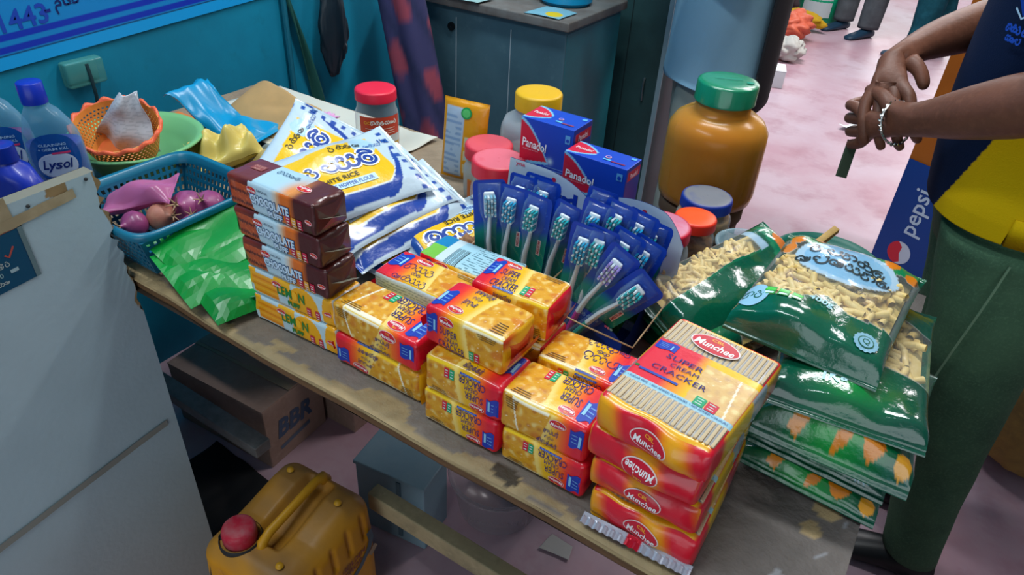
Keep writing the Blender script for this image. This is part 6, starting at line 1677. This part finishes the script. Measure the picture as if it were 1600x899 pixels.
# --- man in a long pale blue shirt behind the table
def simple_person(label, loc, rz, hip_z, tr_mat, shirt_mat, shirt_hem, stance, seed, shoe_col, skin=SKIN, waist=None, sandal=False, girth=1.0, slim=1.0, headless=False, sc=1.0):
    t = thing('person', label, 'person', loc, rz)
    (ax1, ay1), (ax2, ay2) = stance
    H_ = hip_z
    shn, shf = (0, .185, H_+.50), (0, -.185, H_+.50)
    eln, elf = (.06, .225, H_+.24), (.06, -.225, H_+.24); wn_, wf_ = (.24, .10, H_+.36), (.24, -.10, H_+.36)
    ch = [[(0, 0, H_+.04, .11), (0, 0, H_+.22, .11), (0, 0, H_+.42, .11), (0, 0, H_+.56, .055), (.01, 0, H_+.64, .052)]]
    for s_, e_, w_ in ((shn, eln, wn_), (shf, elf, wf_)): ch.append([(0, 0, H_+.42, .11), (*s_, .055), (*lerp(s_, e_, .5), .048), (*e_, .043), (*lerp(e_, w_, .5), .037), (*w_, .027)])
    for ax, ay in stance: ch.append([(0, 0, H_+.04, .11), (ax*.2, ay*.8, H_-.06, .08), (ax*.6, ay, H_*.52, .055), (ax, ay, .09, .04)])
    ch += fingers(wn_, (.02, 0, -.1), (1, 0, 0), (0, -1, 0), 1.0, .35); ch += fingers(wf_, (.02, 0, -.1), (1, 0, 0), (0, 1, 0), 1.0, .35)
    skin_body(ch, 'body', skin, t, sub=1)
    head_parts(t, (.03, 0, H_+.75), skin=skin)
    trousers(t, [(ax*.15, ay*.8, H_-.05) for ax, ay in stance], [(ax*.6, ay, H_*.5) for ax, ay in stance], [(ax, ay, .07) for ax, ay in stance], (0, 0, H_), (.105*slim, .088*slim, .078*slim, .86), seed, tr_mat, H_+.14, .008)
    for ax, ay in stance: shoe(t, ax, ay, 0, '').build('shoe', mat('shoe_'+shoe_col[1:], shoe_col, rough=.5), t, smooth=True)
    rings = []
    for z, rx, ry in ((shirt_hem, .138, .205), (H_+.02, .138, .195), (H_+.25, .130, .190), (H_+.42, .122, .200), (H_+.50, .105, .185), (H_+.55, .075, .105), (H_+.575, .062, .070)):
        rings.append((z, rx, ry))
    P = np.array(rings); rs = []
    for k in np.linspace(0, len(P)-1, 36):
        i = min(int(k), len(P)-2); z, rx, ry = P[i]*(1-(k-i))+P[i+1]*(k-i); r_ = wrinkle(ering((0, 0, z), rx, ry, 48, 2.2), seed+7, .006, 20)
        if k == 0: r_[:, 2] += .015*np.sin(np.linspace(0, 6.283*2, 48))
        rs.append(r_)
    g = loft(rs, cap=False)
    for s_, e_, w_ in ((shn, eln, wn_), (shf, elf, wf_)):
        q = []
        for f in (-.1, .1, .4, .7, 1.0): p = lerp(s_, e_, f); q.append(wrinkle(ering(p, .075-.012*f, .072-.012*f, 20), seed, .004))
        for f in (.3, .6, .9): p = lerp(e_, w_, f); q.append(wrinkle(ering(p, .058-.012*f, .056-.012*f, 20), seed, .004))
        g.join(loft(q, cap=False))
    o = g.build('shirt', shirt_mat, t, smooth=True); o.modifiers.new('thickness', 'SOLIDIFY').thickness = .003
    return t
PALE = mat('pale_blue_cotton', '#86aec4', rough=.9, spec=.1, bump=(200, .2, .002))
KHA = mat('pale_khaki', '#8d958e', rough=.9, spec=.1)
wt = simple_person('man in a long pale blue shirt and dark waistcoat standing behind the giant jar', (-.605, 2.06, 0), math.atan2(-.515, -.857), .80, KHA, PALE, .735, ((.05, .09), (-.05, -.09)), 21, '#2a2420')
def vest(S, Q):
    a = 1.95+S*(2*math.pi-3.9); z = .70+Q*.66; k = 1.13; rx, ry = .138*k, .203*k
    return np.stack([rx*np.cos(a)-.006, ry*np.sin(a), z+.012*np.sin(a*3)*(1-Q)], -1)
o = sheet(40, 30, vest).build('waistcoat', mat('black_cloth', '#15191f', rough=.8), wt, smooth=True); o.modifiers.new('thickness', 'SOLIDIFY').thickness = .004
# --- two people standing far back, only legs in the picture
GREYT = mat('grey_trousers', '#565c60', rough=.9, spec=.1, noise=(14, '#474c50', .4, .7))
JEAN = mat('teal_jeans', '#123f4a', rough=.9, spec=.1, noise=(14, '#1c5260', .4, .7))
simple_person('person in grey trousers and dark blue shoes standing far back on the pink floor', (-.80, 6.22, 0), math.radians(-120), .84, GREYT, mat('grey_shirt', '#7a7f86', rough=.9), .80, ((.02, .125), (.0, -.125)), 33, '#14344a')
simple_person('person in dark teal jeans and striped sandals standing far back', (-.33, 5.90, 0), math.radians(-165), .84, JEAN, mat('dark_shirt', '#3a4450', rough=.9), .80, ((.02, .10), (-.16, -.10)), 37, '#3a4a5a')

# ================================================================== hall behind
t = thing('drinks_cabinet', 'tall orange-brown cabinet with a blue pepsi panel at its base', 'cabinet', (-.045, 2.62, 0), math.atan2(-.053, .083)+.12)
OB = mat('orange_brown_laminate', '#a85f1c', rough=.4, spec=.4, noise=(3, '#96501a', .4, .7))
box(0, .62, .0, .27, .04, 1.9, bev=.004).build('carcass', OB, t)
box(.01, .61, .01, .26, 0, .04, '#3a3a40').build('plinth', MATTE, t)
g = sheet(2, 2, lambda S, Q: np.stack([.004+S*.61, 0*S-.0045, .045+Q*.40], -1), '#0d3f8c'); g.build('blue_panel', CARD, t, smooth=False)
d = D2(); d.text('pepsi', .105, .235, h=.075, col='#b9cfe4', ang=HP, layer=1, bold=.012)
d.ell(.095, .075, .042, .042, '#c4d2e4', 1, n=40)
a = np.linspace(math.pi*.18, math.pi*1.02, 20); d.poly([(.095+.042*math.cos(q), .075+.042*math.sin(q)) for q in np.linspace(1.9, 4.6, 22)]+[(.095+.012, .075-.030), (.095+.002, .075-.004), (.095+.004, .075+.024)], '#cc1e34', 2)
gg = G(); d.put(gg, lambda X, Y, o: np.stack([X, -.0050-o, .045+Y], -1), .0006); gg.build('printed_label', PRINT, t, smooth=False)
box(.15, .26, -.0075, -.0045, .34, .42, '#0c1c2c').build('vent', MATTE, t)
box(.60, .615, -.012, -.004, .5, 1.85, '#7a4414').build('door_edge', MATTE, t)
# sack behind the man's leg
def sackf(P, N):
    P = P.copy(); P[:, 0] += .02*np.sin(P[:, 2]*9)+.015*np.sin(np.arctan2(P[:, 1], P[:, 0])*7); return P
o = crumple('tan woven sack with pale folds standing behind the man at the right', 'woven_sack', 'sack', (.53, 1.86, .0), .24, .16, .40, mat('tan_sack', '#94753a', rough=.85, noise=[(5, '#5c4a30', .4, .7), (60, '#96793c', .5, .8)], bump=(160, .3, .003)), 83, amp=.10, frq=2.2, squash=lambda P, N: np.sign(P)*np.array([.24, .16, .40])*np.abs(P/np.array([.24, .16, .40]))**.6)
o.rotation_euler = (0, 0, .5)
# floor things far back
t = thing('plastic_drum', 'green plastic drum with a white label far back on the floor', 'drum', (-1.13, 6.42, 0))
lathe([(.001, .0), (.15, .0), (.17, .02), (.175, .16), (.18, .18), (.175, .2), (.175, .36), (.15, .41), (.06, .43), (.055, .47), (.001, .47)], 40).build('body', mat('sea_green_plastic', '#0c9a70', rough=.4), t, smooth=True)
sheet(12, 2, lambda S, Q: np.stack([.178*np.cos(-2.2+S*1.3), .178*np.sin(-2.2+S*1.3), .06+.26*Q], -1), '#b9c2c4').build('paper_label', MATTE, t, smooth=False)
crumple('orange plastic bag slumped on the far floor', 'plastic_bag', 'bag', (-1.19, 5.62, 0), .17, .14, .10, mat('salmon_film', '#d8694c', rough=.5), 87, amp=.3)
crumple('yellow cloth bundle by the green drum far back', 'cloth_bundle', 'cloth', (-1.22, 5.98, 0), .20, .07, .07, mat('yellow_cloth', '#c09a1c', rough=.9), 89, amp=.3)
crumple('dark brown bundle beside the green drum far back', 'cloth_bundle', 'cloth', (-1.40, 6.25, 0), .13, .12, .22, mat('brown_cloth', '#4c3c40', rough=.9), 90, amp=.3)
crumple('white plastic bag on the floor in front of the orange bag', 'plastic_bag', 'bag', (-1.06, 5.10, 0), .15, .10, .07, mat('white_film', '#b9b8b0', rough=.5), 92, amp=.35)
t = thing('white_carton', 'small white carton lying on the pink floor behind the waistcoat', 'carton', (-.99, 4.52, 0), .3)
box(-.10, .10, -.08, .08, 0, .10, '#cfd6d8', bev=.004).build('body', MATTE, t); box(-.101, .101, -.081, .081, .10, .104, '#e0e4e4').build('lid', MATTE, t)
paper('white and yellow wrapper lying on the pink floor', 'wrapper', [(-.44, 4.02), (-.20, 4.06), (-.16, 4.36), (-.34, 4.28)], .002, 95, lambda S, Q: np.where((Q > .86)[:, None], c4('#d8b41c'), c4('#dfe4e6')), amp=.012)
# things in the gap beside the dark cupboard
t = thing('red_crate', 'red plastic crate with white goods on top, in the gap by the cupboard', 'crate', (-1.06, 3.02, 0), .1)
RC = mat('red_crate_plastic', '#a8182c', rough=.45)
for z in (.0, .13, .26): box(-.16, .16, -.14, -.13, z, z+.09).build('slat', RC, t)
for z in (.0, .13, .26): box(-.16, .16, .13, .14, z, z+.09).build('slat', RC, t)
for z in (.0, .13, .26): box(-.16, -.15, -.13, .13, z, z+.09).build('slat', RC, t); box(.15, .16, -.13, .13, z, z+.09).build('slat', RC, t)
for sx in (-.155, .155):
    for sy in (-.135, .135): box(sx-.012, sx+.012, sy-.012, sy+.012, 0, .36).build('post', RC, t)
box(-.15, .15, -.13, .13, .01, .02).build('base', RC, t)
crumple('white cloth heap on top of the red crate', 'cloth_heap', 'cloth', (-1.06, 3.02, .355), .13, .11, .06, mat('white_cloth', '#b8b4b0', rough=.9), 97, amp=.3)
t = thing('pale_post', 'pale mauve painted post beside the man in the blue shirt', 'post', (-.79, 2.34, 0))
tube([(0, 0, .02), (0, 0, 2.88)], .013, 10).build('pole', mat('mauve_paint', '#9a8fa4', rough=.5), t); box(-.05, .05, -.05, .05, 0, .02).build('foot', mat('mauve_paint'), t)
# ================================================================== under and in front of the table
t = thing('jerrycan', 'dusty yellow plastic jerrycan with a red screw cap in front of the table', 'jerrycan', (-.712, .475, 0), R(4))
JL, JD, JH = .205, .235, .322
YCAN = mat('yellow_can_plastic', vcol=True, rough=.45, spec=.4, bump=(50, .2, .003))
def jwr(P):
    P = P.copy(); x, y, z = P[:, 0].copy(), P[:, 1].copy(), P[:, 2].copy()
    # top slopes up from the cap end to the back, with a recess around the handle
    k = np.clip((z-JH*.80)/(JH*.2), 0, 1)
    P[:, 2] += k*(.016*np.clip((y+.02)/.08, 0, 1))
    rec = np.exp(-(np.abs(x)/.030)**6)*(np.abs(y-.02) < .078)*np.clip((.078-np.abs(y-.02))/.012, 0, 1); P[:, 2] -= k*(z > JH*.97)*rec*.020
    # shoulders pulled in, pressed ribs on the long right side
    P[:, 0] *= 1-.05*np.clip((z-.24)/.07, 0, 1); P[:, 1] *= 1-.03*np.clip((z-.24)/.07, 0, 1)
    rib = np.exp(-((np.mod(y+.100, .040)-.020)/.0055)**2)*np.clip((z-.243)/.010, 0, 1)*np.clip((.305-z)/.016, 0, 1)
    P[:, 0] -= np.sign(x)*(np.abs(x) > JL*.44)*rib*.007
    ribf = np.exp(-((np.mod(x+.100, .036)-.018)/.005)**2)*np.clip((z-.16)/.012, 0, 1)*np.clip((.29-z)/.02, 0, 1)
    P[:, 1] -= np.sign(y)*(np.abs(y) > JD*.44)*ribf*.005
    return P
def jcol(fc):
    def f(X, Y, w, h):
        P3 = rb_pos(fc, X/w*2-1, Y/h*2-1, JL, JD, JH, .034); c = np.tile(c4('#cf8d08'), (len(X), 1)); n = wob(P3, 44, 30, 1); n2 = wob(P3, 45, 110, 1, 9)
        blend(c, '#b9700c', (n-.2)*.5)
        dust = np.clip((P3[:, 2]-(JH-.028))/.02, 0, 1)*(.62+.22*n+.12*n2); blend(c, '#86643a', dust); blend(c, '#7a5a34', (n2-1.1)*.6)
        return c
    return f
g = rbox(JL, JD, JH, .034, 9, wrinkle=jwr, paints={f: jcol(f) for f in RFACES}, step=.0035)
g.build('body', YCAN, t, smooth=True)
dusty = lambda S, Q: np.tile(c4('#c98a0e'), (len(S), 1))
hp = [(0, -.062, JH-.016), (0, -.056, JH+.006), (0, -.040, JH+.013), (0, .02, JH+.018), (0, .075, JH+.024), (0, .092, JH+.020), (0, .100, JH+.002)]
tube(hp, [.012, .0105, .0095, .009, .0095, .0105, .012], 14, '#c08a1a', flat=.8).build('handle', YCAN, t, smooth=True)
cap = thing('cap_group', None, None); bpy.data.objects.remove(cap)
lathe([(.0005, .034), (.022, .034), (.0265, .031), (.0285, .024), (.0285, .004), (.027, 0)], 60, ripple=lambda k, a: 1+.018*(np.cos(a*32) > 0)*((k == 3) | (k == 4))).xf(T4((-.042, -.066, JH-.004))).build('cap', mat('dusty_red_cap', '#b01c34', rough=.5, noise=(40, '#a85a60', .4, .7)), t, smooth=50)
lathe([(.034, .006), (.036, .003), (.036, -.006), (.033, -.010)], 40).xf(T4((-.042, -.066, JH-.002))).build('cap_ring', mat('black_strap', '#1e2022', rough=.7), t, smooth=True)
tube([(-.070, -.082, JH), (-.082, -.100, JH-.03), (-.080, -.112, JH-.10), (-.070, -.113, JH-.20)], [.007, .009, .010, .008], 8, flat=.5).build('tied_strap', mat('black_strap'), t, smooth=True)
for x, y in ((-.06, .075), (.062, .062), (.055, -.075)): lathe([(.0005, .005), (.005, .0045), (.007, 0)], 14).xf(T4((x, y, JH+.004+.016*max(0, min(1, (y+.02)/.08))))).build('stud', mat('yellow_stud', '#c08c16', rough=.5), t, smooth=True)
d = D2(); d.text('GOLDEN', .160, .228, w=.062, h=.013, col='#8a3a10', layer=1, bold=.02); d.text('DROP', .157, .210, w=.048, h=.014, col='#8a3a10', layer=1, bold=.02)
d.line([(.205, .262), (.210, .236), (.200, .214), (.175, .192), (.140, .178)], .014, '#3f5660', 1); d.rect(.212, .200, .022, .016, '#a08a6a', 1, ang=.5)
d.line([(.062, .200), (.070, .202), (.076, .195)], .003, '#3a3a30', 1)
gg = G(); d.put(gg, lambda X, Y, o: np.stack([np.full(len(X), JL/2+.0008)+o, X-JD/2, Y], -1), .0004); gg.build('printed_label', PRINT, t, smooth=False)

CB = mat('brown_cardboard', '#a38b7e', rough=.85, noise=[(6, '#8d7466', .4, .7), (50, '#ab9282', .5, .8)])
t = thing('cardboard_box', 'brown cardboard carton with blue lettering under the table', 'box', (-1.235, .785, 0), R(3))
box(-.16, .16, -.09, .10, 0, .185, bev=.003).build('body', CB, t)
for sg in (-1, 1):
    f = sheet(8, 6, lambda S, Q: np.stack([-.16+.32*S, sg*(.095*(1-Q))+.005, .187+.003*Q+.002*np.sin(S*6)*Q], -1)); o = f.build('flap', CB, t, smooth=False); o.modifiers.new('thickness', 'SOLIDIFY').thickness = .003
box(-.16, .16, -.004, .014, .191, .1925, '#9a8a74').build('tape_strip', MATTE, t)
d = D2(); d.text('BBR', .09, .10, w=.115, h=.055, col='#2a4a6a', layer=1, bold=.04, shear=.2); d.rect(.085, .045, .10, .012, '#4a5e74', 1, ang=.1)
gg = G(); d.put(gg, lambda X, Y, o: np.stack([.1605+o, X-.09, Y], -1), .0006); gg.build('printed_label', PRINT, t, smooth=False)
t = thing('cardboard_box', 'plain brown carton further back under the table, behind the lettered one', 'box', (-1.160, .985, 0), R(0))
box(-.18, .17, -.08, .09, 0, .40, bev=.003).build('body', CB, t)
for sg in (-1, 1):
    f = sheet(8, 6, lambda S, Q: np.stack([-.17+.33*S, sg*(.088*(1-Q))+.004, .402+.012*Q+.003*np.sin(S*6)*Q], -1)); o = f.build('flap', CB, t, smooth=False); o.modifiers.new('thickness', 'SOLIDIFY').thickness = .003
t = thing('pale_blue_box', 'pale blue metal box standing under the table behind the jerrycan', 'box', (-.715, .775, 0), R(8))
PB = mat('pale_blue_metal', '#7c9cab', rough=.45, noise=[(5, '#8fa9b4', .4, .7), (70, '#5f7680', .68, .85)])
box(-.085, .085, -.05, .05, 0, .195, bev=.005).build('body', PB, t); box(-.088, .088, -.053, .053, .195, .205, bev=.003).build('lid', PB, t)
box(.020, .030, -.0545, -.052, .02, .195, '#5c7480').build('seam', MATTE, t)
t = thing('clear_basin', 'large clear plastic basin on the floor under the table', 'basin', (-.560, .930, .001))
lathe([(.001, .004), (.085, .004), (.092, .012), (.110, .12), (.118, .125), (.118, .130), (.107, .128), (.088, .014), (.001, .010)], 56).build('basin', clear_mat('floor_basin_plastic', opacity=.28, rough=.2, haze='#a8a0a8'), t, smooth=True)
paper('torn white paper scrap on the floor below the table edge', 'paper_scrap', [(-.42, .885), (-.35, .895), (-.36, .93), (-.415, .935)], .002, 101, '#b9b8b4', amp=.003)
paper('black sheet standing in for deep shade on the floor under the left of the table', 'dark_shade_sheet', [(-1.25, .45), (-.93, .47), (-.90, .66), (-1.25, .68)], .002, 103, '#16181a', amp=.006, cat='cloth')  # near-black sheet puts the deep shade under the table into colour
t = thing('side_counter', 'pale grey and blue counter corner at the lower right', 'counter', (.215, .585, 0), R(69))
box(-.9, .20, -.55, 0, .725, .75, bev=.004).build('top', mat('grey_counter_edge', '#6e7674', rough=.6, noise=(14, '#565a56', .45, .75)), t)
box(-.9, .17, -.55, -.030, .75, .754).build('blue_cover', mat('light_blue_cover', '#5f9fc0', rough=.5), t)
box(-.87, .16, -.52, -.03, 0, .725).build('body', mat('grey_shade_block', '#5a6468', rough=.7), t)  # solid body added to keep the front light off the floor behind it
